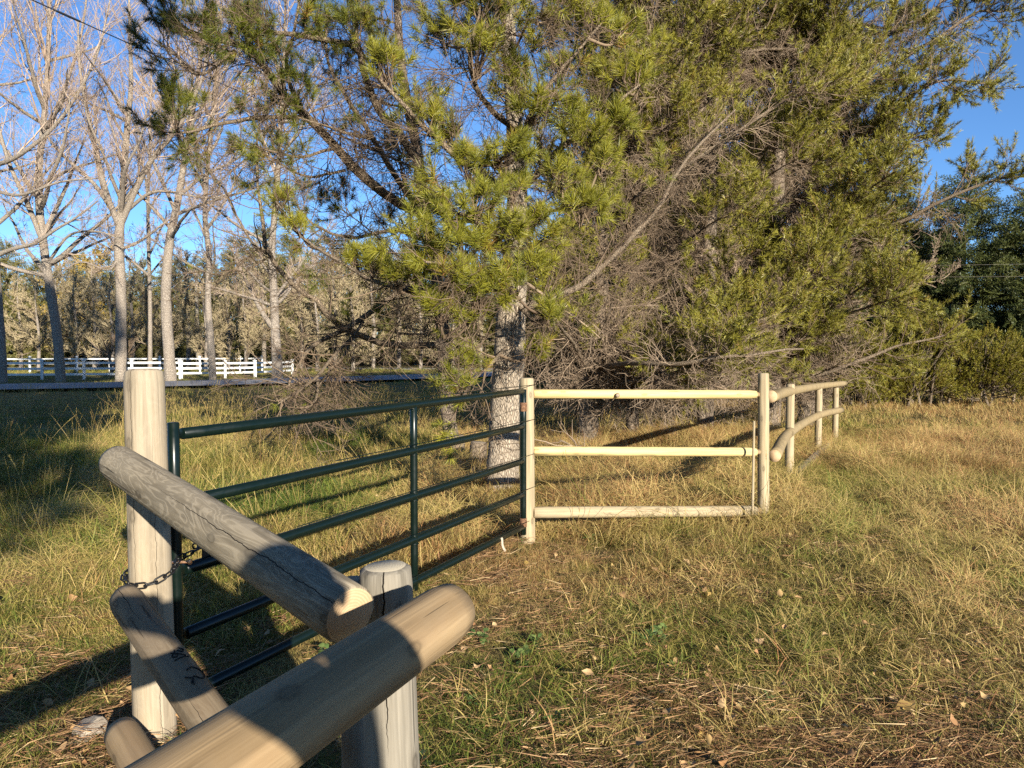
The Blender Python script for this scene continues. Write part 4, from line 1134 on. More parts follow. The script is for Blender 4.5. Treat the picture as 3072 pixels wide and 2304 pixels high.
pop('bare poplar with a thick trunk just right of the tall post', [(171, 383, 37.5), (168, 340, 37.5), (166, 290, 37.5), (170, 240, 37.5), (178, 200, 37.5), (186, 150, 37.5), (196, 90, 37.5), (205, 20, 37.5), (210, -80, 37.5)], [.40, .36, .33, .28, .23, .19, .15, .1, .04],
    [([(172, 230, 37.5), (150, 205, 37), (132, 185, 37), (115, 150, 37)], .1), ([(180, 195, 37.5), (205, 175, 37), (235, 160, 37), (270, 130, 37)], .09), ([(175, 215, 37.5), (215, 200, 37), (255, 188, 37), (290, 170, 37)], .09)], 44,
    dict(n=10, z=(5, 16), el=(15, 65), len=(4, 8), r=.12), n2=17, n3=8, n4=4)
pop('slender pale poplar in front of the curving white fence', [(213, 381, 38), (211, 345, 38), (208, 300, 38), (209, 255, 38), (205, 215, 38), (208, 160, 38), (214, 100, 38), (220, 30, 38), (224, -50, 38)], [.26, .23, .21, .19, .17, .14, .11, .08, .03],
    [([(207, 240, 38), (190, 200, 38), (180, 160, 38)], .07)], 45, dict(n=11, z=(5, 15), el=(20, 65), len=(3, 6.5), r=.1), n2=17, n3=8, n4=4)
pop('bare poplar at the right end of the white fence', [(278, 378, 39), (276, 345, 39), (274, 300, 39), (272, 250, 39), (276, 200, 39), (280, 140, 39), (284, 60, 39), (286, -60, 39)], [.40, .33, .28, .24, .2, .15, .1, .03],
    [([(275, 330, 39), (262, 312, 39), (248, 285, 39.5), (232, 250, 40)], .17), ([(273, 300, 39), (300, 265, 39), (330, 225, 39)], .1)], 46, dict(n=12, z=(3.5, 16), el=(10, 60), len=(3.5, 7), r=.11), n2=17, n3=8, n4=4)
pop('thin bare poplar between the thick one and the slender one', [(150, 380, 43), (150, 300, 43), (148, 220, 43), (150, 140, 43), (152, 40, 43)], [.17, .15, .12, .09, .03], [], 47, dict(n=11, z=(5, 17), el=(20, 65), len=(3, 6.5), r=.09), n2=15, n3=7, n4=4)

# --- spruces
def spruce(name, label, x, y, h, rad, seed, coll=SPRAY, group=None, per=9, tint=(.4, .2), first=.04, trunk_r=None, size=1.0, tip=.12, cat='tree', gap=.13):
    r = np.random.default_rng(seed)
    root = thing(name, label, cat, (x, y, 0), group)
    tr = trunk_r or h * .013
    polyline_obj('trunk', [(x, y, -.1), (x + r.normal(0, .05), y, h * .5), (x, y, h)], [tr, tr * .6, .015], M['bark_dark'], root, 9, 12, .03, r)
    pos, dr = [], []; mb = MB()
    nl = int(h * 2.1); 
    for k in range(nl):
        f = first + (1 - first) * (k + r.uniform(-.3, .3)) / nl; z = h * f
        R = rad * (1 - f) ** .82 * r.uniform(.82, 1.12) + tip
        n = max(4, int(per * (.55 + .6 * R / rad)))
        az = r.uniform(0, 6.28) + np.arange(n) * 6.283 / n + r.normal(0, .18, n)
        el = np.radians(r.normal(-8 + 32 * f, 7, n))
        d = np.stack([np.cos(az) * np.cos(el), np.sin(az) * np.cos(el), np.sin(el)], 1)
        ln = R * r.uniform(.7, 1.12, n)
        B = grow(np.tile((x, y, z), (n, 1)), d, ln, 6, (0, 0, .25), .05, r)
        V, Q = tubes(B, np.linspace(.022, .006, 6)[None].repeat(n, 0), 3); mb.add(V, Q)
        for j in range(n):
            m = max(2, int(ln[j] / gap))
            t = np.linspace(.22, 1, m) + r.normal(0, .03, m)
            p, T = sample(B, np.full(m, j), np.clip(t, 0, 1))
            pos.append(p); dr.append(norm(side_dirs(T, r.uniform(.3, 1.0, m), r) + T * .3 + np.array((0, 0, -.15))))
    V = mb.build('branches', M['twig'], root); V['kind'] = 'stuff'
    pos = np.vstack(pos); dr = np.vstack(dr)
    tn = np.clip(tint[0] + tint[1] * r.normal(0, 1, len(pos)), 0, 1)
    scatter('needles', coll, pos, quat_z_to(dr, r.uniform(0, 6.28, len(pos))), size * r.uniform(.75, 1.25, len(pos)), tn, root, r=r)
    return root
def sp_at(u, vtop, d): 
    p = at(u, vtop, d); return p[0], p[1], p[2]
for k, (u, vt, d, rad, lbl, tn) in enumerate((
        (968, 174, 27, 2.9, 'tall dark green spruce rising behind the clipped shrubs at right', .35),
        (893, 168, 29, 2.2, 'narrow spruce tip showing between the pines and the tall spruce', .55),
        (1040, 188, 26, 2.6, 'dark spruce cut off by the right edge of the frame', .25),
        (930, 225, 33, 2.6, 'smaller spruce behind the leaning dead trunk', .4),
        (850, 190, 30, 3.2, 'dark spruce hidden behind the rightmost olive pine', .3),
        (770, 120, 24, 3.2, 'dark spruce filling the gap behind the dense olive pine', .25),
        (655, 90, 23, 3.2, 'dark spruce filling the gap behind the slim pine', .25),
        (580, 200, 30, 3.0, 'dark spruce seen low behind the twisted grey pine', .3))):
    x, y, h = sp_at(u, vt, d)
    spruce('spruce_tree', lbl, x, y, h, rad, 60 + k, SPRAY_MID, per=12, tint=(tn + .32, .2), size=1.2)

# --- hedge of young pines at right
for k, (u, vt, d, rad, lbl) in enumerate((
        (858, 345, 19.5, .75, 'low dark round shrub at the left end of the shrub row'),
        (884, 330, 20.5, .85, 'grey-green bushy young pine second in the shrub row'),
        (918, 322, 20.0, .9, 'tall bright young pine shrub third in the shrub row'),
        (950, 328, 20.5, .9, 'young pine shrub below the tall spruce'),
        (985, 333, 20.3, 1.0, 'wide yellow-green young pine shrub near the right edge'),
        (1026, 345, 20.5, 1.0, 'young pine shrub cut off by the right frame edge'),
        (905, 315, 22.5, .9, 'young pine shrub half hidden behind the shrub row'))):
    x, y, h = sp_at(u, vt, d); r = np.random.default_rng(80 + k)
    root = thing('pine_shrub', lbl, 'shrub', (x, y, 0), 'clipped young pines at the meadow edge')
    mb = MB(); n = 90
    az = r.uniform(0, 6.28, n); rr = rad * np.sqrt(r.uniform(.1, 1, n)); hh = h * r.uniform(.15, .98, n)
    e = np.stack([x + rr * np.cos(az) * (1.05 - .35 * hh / h), y + rr * np.sin(az), hh], 1)
    s_ = np.stack([x + .25 * rr * np.cos(az), y + .25 * rr * np.sin(az), hh * .55], 1)
    B = np.stack([s_, s_ * .5 + e * .5 - np.array((0, 0, .05)), e], 1); V, Q = tubes(B, np.array([[.016, .011, .006]]).repeat(n, 0), 4); mb.add(V, Q)
    for st in range(5):
        p = np.array([[x + r.normal(0, .2), y + r.normal(0, .2), -.05], [x + r.normal(0, .3), y + r.normal(0, .3), h * .6]])
        V, Q = tubes(p[None], np.array([[.04, .015]]), 6); mb.add(V, Q)
    st = mb.build('stems', M['limb'], root); st['kind'] = 'stuff'
    m = 16; p = np.repeat(e, m, 0) + norm(r.normal(0, 1, (n * m, 3))) * .2 * r.uniform(.4, 1.1, (n * m, 1))
    p[:, 2] = np.maximum(p[:, 2], .08)
    d = norm(p - np.repeat(s_, m, 0) + np.array((0, 0, .35)))
    scatter('needles', TUFT_SHRUB, p, quat_z_to(d, r.uniform(0, 6.28, n * m)), r.uniform(.75, 1.25, n * m), np.clip(.86 + .15 * r.normal(0, 1, n * m) + .25 * (vnoise(p[:, 0] * 2.5, p[:, 2] * 2.5, k) - .5), 0, 1), root, r=r)
# leaning dead trunk above the shrubs
lt = px_path([(874, 372, 20.5), (884, 330, 20.5), (899, 304, 20.3), (915, 283, 20.2), (929, 263, 20.1), (935, 255, 20.1)]); lt[0] = (lt[0][0], lt[0][1], -.1)
DM = (M['limb'], M['deadtwig'], M['deadtwig'])
bare_tree('dead_tree', 'leaning pale dead tree sticking out above the shrub row', lt, [.075, .07, .062, .05, .03, .015], [(px_path([(905, 296, 20.3), (905, 270, 20), (902, 240, 20)]), .025), (px_path([(915, 283, 20.2), (940, 280, 20), (960, 265, 20)]), .02)],
          91, DM, n2=14, n3=5, n4=3, auto=dict(n=6, z=(2.8, 4), el=(0, 60), len=(.8, 1.5), r=.02), up=.2)

LANDMARKS = ((2, 'the poplar cut by the left edge'), (56, 'the leaning poplar'), (121, 'the forking poplar'), (168, 'the thick poplar'), (210, 'the slender poplar'), (276, 'the poplar at the fence end'), (440, 'the shaded pine'), (508, 'the big pine trunk'))
ORD = ('first', 'second', 'third', 'fourth', 'fifth', 'sixth', 'seventh', 'eighth')
_seen = {}
def place_words(kind, u):
    lm = [(a, t) for a, t in LANDMARKS if a <= u] or [(-99, 'the left frame edge')]
    _seen.setdefault(kind, {}).setdefault(lm[-1][1], 0); k = _seen[kind][lm[-1][1]]; _seen[kind][lm[-1][1]] += 1
    return '%s %s right of %s' % (kind, ORD[k], lm[-1][1])
# --- woodland beyond the road
BM_ = (M['poplar'], M['limb'], M['brushtwig'])
def brush(u, vt, d, label, seed, w=1.0, leaves=0, group='bare brush beyond the white fence', n2=16):
    x, y, h = sp_at(u, vt, d)
    tk = [(x, y, -.1), (x + .1, y, h * .4), (x - .1, y, h * .75), (x, y, h)]
    bare_tree('bare_tree', label, tk, [h * .02, h * .014, h * .008, .015], [], seed, BM_, group, n2=n2, n3=7, n4=4, scale=2.4, up=.35, auto=dict(n=15, z=(.25 * 1, h * .85), el=(10, 65), len=(h * .3, h * .6 * w), r=h * .009), leaves=leaves, wild=1.3)
BRUSH = [(18, 300, 58), (36, 305, 56), (56, 290, 62), (74, 300, 55), (92, 285, 60), (110, 300, 55), (130, 280, 64), (148, 300, 56), (164, 292, 58), (186, 275, 63), (204, 300, 56), (226, 288, 60), (244, 300, 55), (262, 276, 63), (300, 286, 60), (316, 300, 56), (334, 272, 64), (352, 296, 57), (372, 282, 61), (398, 278, 66), (420, 300, 60), (452, 296, 64), (480, 300, 68), (520, 305, 70), (560, 300, 74)]
for k, (u, vt, d) in enumerate(BRUSH):
    brush(u, vt - 24, d, place_words('bare brown tree in far brush,', u), 100 + k)
brush(95, 252, 76, 'golden-leaved tree above the brush left of the tall post', 130, 1.0, 9000, None)
brush(55, 262, 80, 'yellowing tree beside the golden one at the left', 131, 1.0, 5000, None)
for k, (u, vt, d, rad) in enumerate(((-30, 240, 78, 3), (6, 243, 74, 2.8), (36, 262, 82, 3), (78, 254, 84, 3.2), (112, 258, 86, 3.4), (140, 262, 84, 3.2), (172, 258, 88, 3.4), (205, 254, 84, 3.2), (236, 238, 78, 3.0), (262, 226, 74, 3.2), (290, 240, 80, 3.2), (316, 252, 76, 3.2), (345, 238, 82, 3.4), (378, 232, 80, 3.6), (410, 240, 84, 3.4), (445, 232, 80, 3.4), (480, 236, 84, 3.4), (520, 236, 84, 3.4), (560, 238, 88, 3.4), (612, 246, 80, 3.4))):
    x, y, h = sp_at(u, vt, d)
    spruce('spruce_tree', place_words('dark spruce in the far woodland,', max(u, -20)), x, y, h, rad, 140 + k, SPRAY_FAR, 'dark spruces in the woodland beyond the road', per=8, tint=(.78, .2), size=1.5, gap=.22)
# small dark bush by the white fence
x, y, _ = at(112, 352, 42)
bare_tree('bare_shrub', 'dark leafless shrub by the white fence left of the tall post', [(x, y, -.1), (x - .1, y, .8), (x - .3, y, 1.8)], [.09, .07, .03], [], 170, (M['twig'], M['twig'], M['twig']), auto=dict(n=9, z=(.3, 1.6), el=(25, 75), len=(1.2, 2.4), r=.05), n2=8, n3=6, n4=3, scale=1.6, cat='shrub')
# pale dry stems at the far right edge of the meadow
x, y, _ = at(1012, 392, 20.6)
bare_tree('bare_shrub', 'pale leafless shrub at the right edge below the shrub row', [(x, y, -.1), (x + .1, y, .6), (x + .2, y, 1.2)], [.04, .03, .01], [], 171, (M['deadtwig'], M['deadtwig'], M['deadtwig']), auto=dict(n=10, z=(.1, .8), el=(20, 70), len=(.7, 1.5), r=.02), n2=7, n3=5, n4=2, cat='shrub')

# --- pines behind the photographer: they stand out of the picture and shade the left of it
def back_pine(x, y, z0, h, R, seed, lbl):
    r = np.random.default_rng(seed)
    pine('pine_tree', lbl, [(x, y, -.1), (x + .1, y, h * .5), (x, y, h)], [.2, .15, .04], [], dict(n=64, z=(z0, h * .95), el=(4, 38), len=(R * .66, R * .9), r=.05, green=.25, taper=-.22), seed, M['bark'], tuft=TUFT_FAR,
         bough_n=12, twig_n=5, dead_until=.3, dead_n=1.5, tuft_scale=2.6, bough_len=1.0)
back_pine(1.1, -9.55, 3.3, 18.0, 3.9, 180, 'tall pine standing behind the camera')
back_pine(-1.0, -11.0, 3.3, 18.5, 3.3, 184, 'tall pine behind the camera beside another tall pine')
back_pine(-3.4, -11.4, 3.3, 18.5, 3.5, 181, 'tall pine behind the camera on the left')
back_pine(-6.6, -12.3, 3.4, 19.0, 3.8, 182, 'tall pine far behind the camera on the left')
back_pine(-10.6, -13.2, 3.6, 19.0, 4.0, 183, 'tall pine beyond the frame on the far left')

# ------------------------------------------------------------------ grass
def blades(n, L, spread, w, lean, arch, r, segs=5):
    """arched strips growing from a small circle"""
    a = r.uniform(0, 2 * math.pi, n); rr = spread * np.sqrt(r.uniform(0, 1, n))
    base = np.stack([rr * np.cos(a), rr * np.sin(a), np.full(n, -.015)], 1)
    ad = r.uniform(0, 2 * math.pi, n)
    tilt = np.abs(r.normal(lean, .25, n))
    d = np.stack([np.sin(tilt) * np.cos(ad), np.sin(tilt) * np.sin(ad), np.cos(tilt)], 1)
    hd = np.stack([np.cos(ad), np.sin(ad), np.zeros(n)], 1)
    ln = L * r.uniform(.45, 1.15, n)
    P = np.empty((n, segs + 1, 3)); P[:, 0] = base
    for k in range(segs):
        d = norm(d + (hd * .8 - np.array((0, 0, 1))) * (arch * r.uniform(.4, 1.4, (n, 1)) / segs) * (k + .5) / segs * 2 + r.normal(0, .05, (n, 3)))
        P[:, k + 1] = P[:, k] + d * (ln / segs)[:, None]
    P[:, :, 2] = np.maximum(P[:, :, 2], -.015 + .004 * np.arange(segs + 1)[None])
    side = np.stack([-np.sin(ad), np.cos(ad), np.zeros(n)], 1) 
    tw = r.normal(0, .5, (n, 1)); side = norm(side + hd * tw)
    wd = (w * r.uniform(.6, 1.3, n))[:, None] * np.array([.8, 1, .9, .7, .4, .0])[None, :segs + 1]
    Lf = P - side[:, None] * wd[:, :, None] / 2; Rt = P + side[:, None] * wd[:, :, None] / 2
    V = np.stack([Lf, Rt], 2).reshape(n, (segs + 1) * 2, 3)
    idx = np.arange(n * (segs + 1) * 2).reshape(n, segs + 1, 2)
    Q = np.stack([idx[:, :-2, 0], idx[:, :-2, 1], idx[:, 1:-1, 1], idx[:, 1:-1, 0]], -1).reshape(-1, 4)
    T = np.stack([idx[:, -2, 0], idx[:, -2, 1], idx[:, -1, 0]], -1).reshape(-1, 3)
    return V.reshape(-1, 3), Q, T
def grass_coll(name, k, seed, n, L, spread, w, lean, arch):
    r = np.random.default_rng(seed); ms = []
    for i in range(k):
        V, Q, T = blades(n, L, spread, w, lean, arch, r); ms.append(mesh_np('%s_%d' % (name, i), V, Q, T, False, [M['grass']]))
    return variants(name, ms)
MAT_ = grass_coll('short_grass', 6, 201, 60, .10, .12, .0026, .8, 1.2)
STRAW = grass_coll('straw_grass', 6, 202, 60, .36, .12, .0034, .5, 2.5)
LUSH = grass_coll('green_grass', 6, 203, 54, .33, .11, .0044, .4, 1.9)
THATCH = grass_coll('thatch', 6, 206, 40, .26, .14, .0042, 1.25, 1.0)
FARG = grass_coll('far_grass', 5, 204, 44, .36, .30, .012, .35, 1.5)
def stem_coll():
    r = np.random.default_rng(205); ms = []
    for i in range(4):
        mb = MB(); n = 5
        P = grow(np.column_stack([r.normal(0, .03, (n, 2)), np.zeros(n)]), np.column_stack([r.normal(0, .25, (n, 2)), np.ones(n)]), r.uniform(.45, .8, n), 7, (0, 0, -.25), .05, r)
        V, Q = tubes(P, np.linspace(.0022, .0012, 7)[None].repeat(n, 0), 3); mb.add(V, Q)
        for j in range(n):
            m = 22; t = r.uniform(.82, 1, m); p, T = sample(P, np.full(m, j), t)
            V, T3 = spikes(p, norm(T + r.normal(0, .35, (m, 3))), .022, .004, r=r); mb.add(V, None, T3)
        ms.append(mb.mesh('seed_stem_%d' % i, M['grass'], False))
    return variants('seed_stem', ms)
STEM = stem_coll()

def field(y0, y1, per, r, margin=1.6, slope=.74):
    """random ground points in the wedge the camera and its neighbours see"""
    area = slope * (y1 ** 2 - y0 ** 2) + 2 * margin * (y1 - y0); n = int(area * per)
    y = np.sqrt(r.uniform(0, 1, n * 2) * ((y1 + margin / slope) ** 2 - (y0 + margin / slope) ** 2) + (y0 + margin / slope) ** 2) - margin / slope
    y = y[:n]; x = r.uniform(-1, 1, n) * (slope * y + margin)
    return x, y
ROADP = spline(np.array(ROAD, float), 200); DRIVE = spline(np.array([(-70, 64), (-45, 66), (-22, 66), (-4, 63), (5, 58.5)], float), 120)
def off_road(x, y):
    d = np.full(len(x), 99.); 
    for P_, w in ((ROADP, 2.75), (DRIVE, 3.3)):
        for k in range(0, len(x), 4000):
            q = np.min(np.hypot(x[k:k + 4000, None] - P_[None, :, 0], y[k:k + 4000, None] - P_[None, :, 1]), axis=1) - w
            d[k:k + 4000] = np.minimum(d[k:k + 4000], q)
    return d > .15
def upright(n, r, tilt=.15, lean=(0, 0)):
    D = np.column_stack([r.normal(0, tilt, n) + lean[0], r.normal(0, tilt, n) + lean[1], np.ones(n)])
    return quat_z_to(D, r.uniform(0, 6.28, n))
gr = np.random.default_rng(210)
def dryness(x, y):
    return np.clip(.76 + .85 * (vnoise(x * .42 + 3, y * .42, 31) - .5) + .55 * (vnoise(x * 1.5, y * 1.5, 32) - .5) + np.where(x > .5, .04, 0) - np.where((x < -1.2) & (y > 2.6), .30, 0) + .3 * np.clip(vnoise(x * .6, y * .6, 50) - .55, 0, 1) * (x > .2), 0, 1)
def litter_zone(x, y):
    """bare, leaf-strewn patch at the near right and a smaller one at the near left"""
    a = np.exp(-(((x - 1.0) / 1.7) ** 2 + ((y - 2.1) / 1.0) ** 2)); b = np.exp(-(((x + 1.9) / .7) ** 2 + ((y - 2.9) / .7) ** 2))
    return np.clip(a * .85 + b * .7 + .7 * (vnoise(x * 1.7, y * 1.7, 33) - .5), 0, 1)
def gate_gap(x, y):
    """shorter, trodden grass along the gate"""
    dx, dy = gx1 - gx0, gy1 - gy0; L = math.hypot(dx, dy); t = ((x - gx0) * dx + (y - gy0) * dy) / L ** 2; d = ((x - gx0) * dy - (y - gy0) * dx) / L
    return np.where((t > -.1) & (t < 1.08) & (d > -.3) & (d < 1.0), .45, 1.0)
def lay(name, coll, x, y, size, tint, lean=(0, 0), tilt=.2, swirl=0.0):
    if y.min() < 12: size = size * gate_gap(x, y)
    k = off_road(x, y) if y.max() > 20 else np.ones(len(x), bool)
    x, y = x[k], y[k]; size = np.broadcast_to(size, k.shape)[k] if np.ndim(size) else size; tint = np.broadcast_to(tint, k.shape)[k]
    P = np.column_stack([x, y, hgt(x, y)])
    if swirl:
        a = 6.28 * 1.4 * vnoise(x * .55, y * .55, 41); lean = (lean[0] + swirl * np.cos(a), lean[1] + swirl * np.sin(a))
    o = scatter(name, coll, P, upright(len(x), gr, tilt, lean), size, tint, None, r=gr)
    return o
# short matted grass close by
x, y = field(1.2, 5.4, 330, gr); lz = litter_zone(x, y); k = gr.uniform(0, 1, len(x)) > lz * .62; x, y, lz = x[k], y[k], lz[k]
lay('grass', MAT_, x, y, gr.uniform(.7, 1.5, len(x)) * (1.1 - .35 * lz), np.clip(dryness(x, y) - .10 + gr.normal(0, .16, len(x)), 0, 1))
# longer mixed tufts, thicker away from the camera
x, y = field(2.0, 13, 62, gr); lz = litter_zone(x, y)
dens = np.clip((y - 2.6) / 2.6, .12, 1) * (1 - .85 * lz) * (.25 + 1.3 * vnoise(x * .8, y * .8, 34)); k = gr.uniform(0, 1, len(x)) < dens; x, y = x[k], y[k]
dr_ = dryness(x, y); s_ = (.5 + .5 * np.clip((y - 2.5) / 3, 0, 1)) * gr.uniform(.55, 1.25, len(x)) * (.75 + .6 * vnoise(x * .9, y * .9, 35))
k = dr_ + gr.normal(0, .15, len(x)) > .47
lay('grass', STRAW, x[k], y[k], s_[k], np.clip(dr_[k] + gr.normal(.06, .16, k.sum()), 0, 1), (-.2, -.1), .3, .5)
xt, yt = field(2.6, 14, 62, gr); kt = gr.uniform(0, 1, len(xt)) < .25 + .75 * np.clip(dryness(xt, yt), 0, 1) * (1 - .6 * litter_zone(xt, yt)); xt, yt = xt[kt], yt[kt]
lay('grass', THATCH, xt, yt, gr.uniform(.6, 1.2, len(xt)), np.clip(.74 + gr.normal(0, .16, len(xt)), 0, 1), (0, 0), .25, .25)
lay('grass', LUSH, x[~k], y[~k], s_[~k] * .85, np.clip(dr_[~k] - .12 + gr.normal(0, .12, (~k).sum()), 0, 1), (-.12, -.05), .3, .3)
x, y = field(4.2, 13, 42, gr); lay('grass', MAT_, x, y, gr.uniform(1.2, 2.2, len(x)), np.clip(dryness(x, y) + gr.normal(0, .14, len(x)), 0, 1))
# farther away: broader tufts
x, y = field(12, 27, 11, gr); lay('grass', FARG, x, y, gr.uniform(.55, 1.0, len(x)) * np.where(x < -3, np.clip(1.25 - .045 * y, .35, 1), .85), np.clip(dryness(x * .6, y * .6) + gr.normal(0, .12, len(x)), 0, 1), (-.15, 0), .25)
x, y = field(27, 62, 2.6, gr); k = x < 12; x, y = x[k], y[k]; lay('grass', FARG, x, y, gr.uniform(.5, .95, len(x)) * np.where(np.hypot(x + 12, y - 32) < 26, .62, 1.2), np.clip(.33 + gr.normal(0, .14, len(x)), 0, 1), (0, 0), .25)
# seed stems in the shaded left and along the fences
x, y = field(5.5, 24, 3.2, gr); k = ((x < -1.2) | (gr.uniform(0, 1, len(x)) < .25)); x, y = x[k], y[k]
lay('grass', STEM, x, y, gr.uniform(.6, 1.15, len(x)), np.clip(gr.normal(.72, .1, len(x)), 0, 1), (0, 0), .12)

# ------------------------------------------------------------------ needle litter, leaves, weeds
def litter_coll():
    r = np.random.default_rng(220); ms = []
    for i in range(5):
        n = 70; b = np.column_stack([r.normal(0, .075, (n, 2)), r.uniform(.002, .022, n)]); a = r.uniform(0, 6.28, n)
        D = np.column_stack([np.cos(a), np.sin(a), r.normal(0, .12, n)])
        V, T = spikes(b, D, r.uniform(.05, .11, n), .0026, r=r); ms.append(mesh_np('litter_%d' % i, V, None, T, False, [M['litter']]))
    return variants('litter', ms)
LIT = litter_coll()
x, y = field(1.2, 7, 80, gr); lz = litter_zone(x, y); k = gr.uniform(0, 1, len(x)) < np.clip(lz * 1.3 + .12, 0, 1); x, y = x[k], y[k]
P = np.column_stack([x, y, hgt(x, y) + gr.uniform(.0, .03, len(x))]); scatter('needle_litter', LIT, P, upright(len(x), gr, .12), gr.uniform(.8, 1.5, len(x)), .5, r=gr)

def leaf_mesh(r, L=1.0, W=.72, curl=.5, mat=None):
    """a pointed oval leaf, curled along its length and across"""
    n = 7; t = np.linspace(0, 1, n); w = W * .5 * np.sin(np.pi * np.clip(t, .03, .985) ** .75) * (1 + r.normal(0, .08, n))
    z = curl * (t - .5) ** 2 * r.choice([-1, 1]) + r.normal(0, .02, n)
    c2 = r.uniform(-.5, .9)
    mid = np.column_stack([t * L - L / 2, np.zeros(n), z]); V = []
    for s_ in (-1, -.5, 0, .5, 1):
        V.append(mid + np.column_stack([np.zeros(n), s_ * w, np.abs(s_) ** 1.5 * w * c2 + r.normal(0, .012, n)]))
    V = np.stack(V, 1).reshape(-1, 3); idx = np.arange(n * 5).reshape(n, 5)
    Q = np.stack([idx[:-1, :-1], idx[:-1, 1:], idx[1:, 1:], idx[1:, :-1]], -1).reshape(-1, 4)
    st, sq = tubes(np.array([[[-L / 2 - .28, r.normal(0, .05), .03], [-L / 2 - .12, 0, .05], [-L / 2 + .03, 0, z[0]]]]), np.array([[.018, .014, .012]]), 3)
    return mesh_np('fallen_leaf', np.vstack([V, st]), np.vstack([Q, sq + len(V)]), None, True, [mat or M['leaf']])
lr = np.random.default_rng(230)
LEAFM = [leaf_mesh(lr, 1, lr.uniform(.6, .85), lr.uniform(.3, 1.0)) for _ in range(8)]
x, y = field(1.6, 5.8, 20, lr, margin=.4, slope=.66); k = ((x > .25) | (x < -1.05)) & (lr.uniform(0, 1, len(x)) < .35 + .9 * litter_zone(x, y)); x, y = x[k], y[k]
for i in range(len(x)):
    o = put(bpy.data.objects.new('fallen_leaf', LEAFM[lr.integers(0, 8)])); o.scale = (lr.uniform(.034, .062),) * 3
    o.location = (x[i], y[i], float(hgt(x[i], y[i])) + lr.uniform(.045, .09)); o.rotation_euler = (lr.normal(0, .45), lr.normal(0, .45), lr.uniform(0, 6.28))
    tag(o, 'dry curled tan leaf lying in the near grass', 'leaf', 'fallen leaves scattered in the near grass')
for (u, v, s_, lbl) in ((822 / 1, 663, .085, 'big pale tan leaf lying in the grass at the near right'), (610, 634, .07, 'small pale upright leaf in the grass right of the rails')):
    if False: pass
q = at(907, 716, 3.02); o = put(bpy.data.objects.new('fallen_leaf', LEAFM[2])); o.scale = (.1,) * 3; o.location = (q[0], q[1], .06); o.rotation_euler = (.2, -.3, .3); tag(o, 'biggest pale tan leaf lying at the bottom right', 'leaf', 'fallen leaves scattered in the near grass')
LEAFC = variants('leaf_bits', [leaf_mesh(lr, 1, lr.uniform(.6, .9), lr.uniform(.3, 1.0), M['leaf2']) for _ in range(6)])
x, y = field(1.4, 9, 34, lr); k = lr.uniform(0, 1, len(x)) < .25 + .9 * litter_zone(x, y); x, y = x[k], y[k]
P = np.column_stack([x, y, hgt(x, y) + lr.uniform(.01, .05, len(x))])
D = np.column_stack([lr.normal(0, .5, (len(x), 2)), np.ones(len(x))]); o = scatter('leaf_litter', LEAFC, P, quat_z_to(D, lr.uniform(0, 6.28, len(x))), lr.uniform(.018, .042, len(x)), lr.uniform(0, 1, len(x)), r=lr)
# low green weeds
def weed_coll():
    r = np.random.default_rng(240); ms = []
    for i in range(4):
        mb = MB(); n = 16; a = r.uniform(0, 6.28, n); el = r.uniform(.15, 1.0, n)
        for j in range(n):
            L = r.uniform(.03, .06); c = np.array([math.cos(a[j]) * math.cos(el[j]), math.sin(a[j]) * math.cos(el[j]), math.sin(el[j])]) ; sd = np.array([-math.sin(a[j]), math.cos(a[j]), 0]); p0 = c * r.uniform(.015, .05)
            t = np.array([0, .35, .7, 1.0]); w = np.array([.004, .016, .014, .002]) * r.uniform(.8, 1.4)
            md = p0 + c * (t * L)[:, None] - np.array((0, 0, 1)) * (t ** 2 * L * .45)[:, None]
            V = np.stack([md - sd * w[:, None], md + sd * w[:, None]], 1).reshape(-1, 3); idx = np.arange(8).reshape(4, 2)
            mb.add(V, [(idx[k, 0], idx[k, 1], idx[k + 1, 1], idx[k + 1, 0]) for k in range(3)])
        ms.append(mb.mesh('weed_%d' % i, M['weed'], True))
    return variants('weed', ms)
WEED = weed_coll()
x, y = field(1.6, 7, 4, lr); k = vnoise(x * 1.1, y * 1.1, 36) > .62; x, y = x[k], y[k]
spots = np.array([at(345, 637, 3.6)[:2], at(352, 642, 3.5)[:2], at(330, 640, 3.6)[:2], at(305, 745, 2.75)[:2], at(315, 738, 2.8)[:2], at(640, 632, 3.75)[:2], at(655, 628, 3.8)[:2], at(648, 640, 3.7)[:2], at(50, 520, 6.2)[:2], at(62, 525, 6.1)[:2]])
x = np.concatenate([x, spots[:, 0], spots[:, 0] + .05]); y = np.concatenate([y, spots[:, 1], spots[:, 1] + .06])
P = np.column_stack([x, y, hgt(x, y) + .02]); scatter('weeds', WEED, P, upright(len(x), lr, .2), lr.uniform(.5, 1.0, len(x)), .5, r=lr)
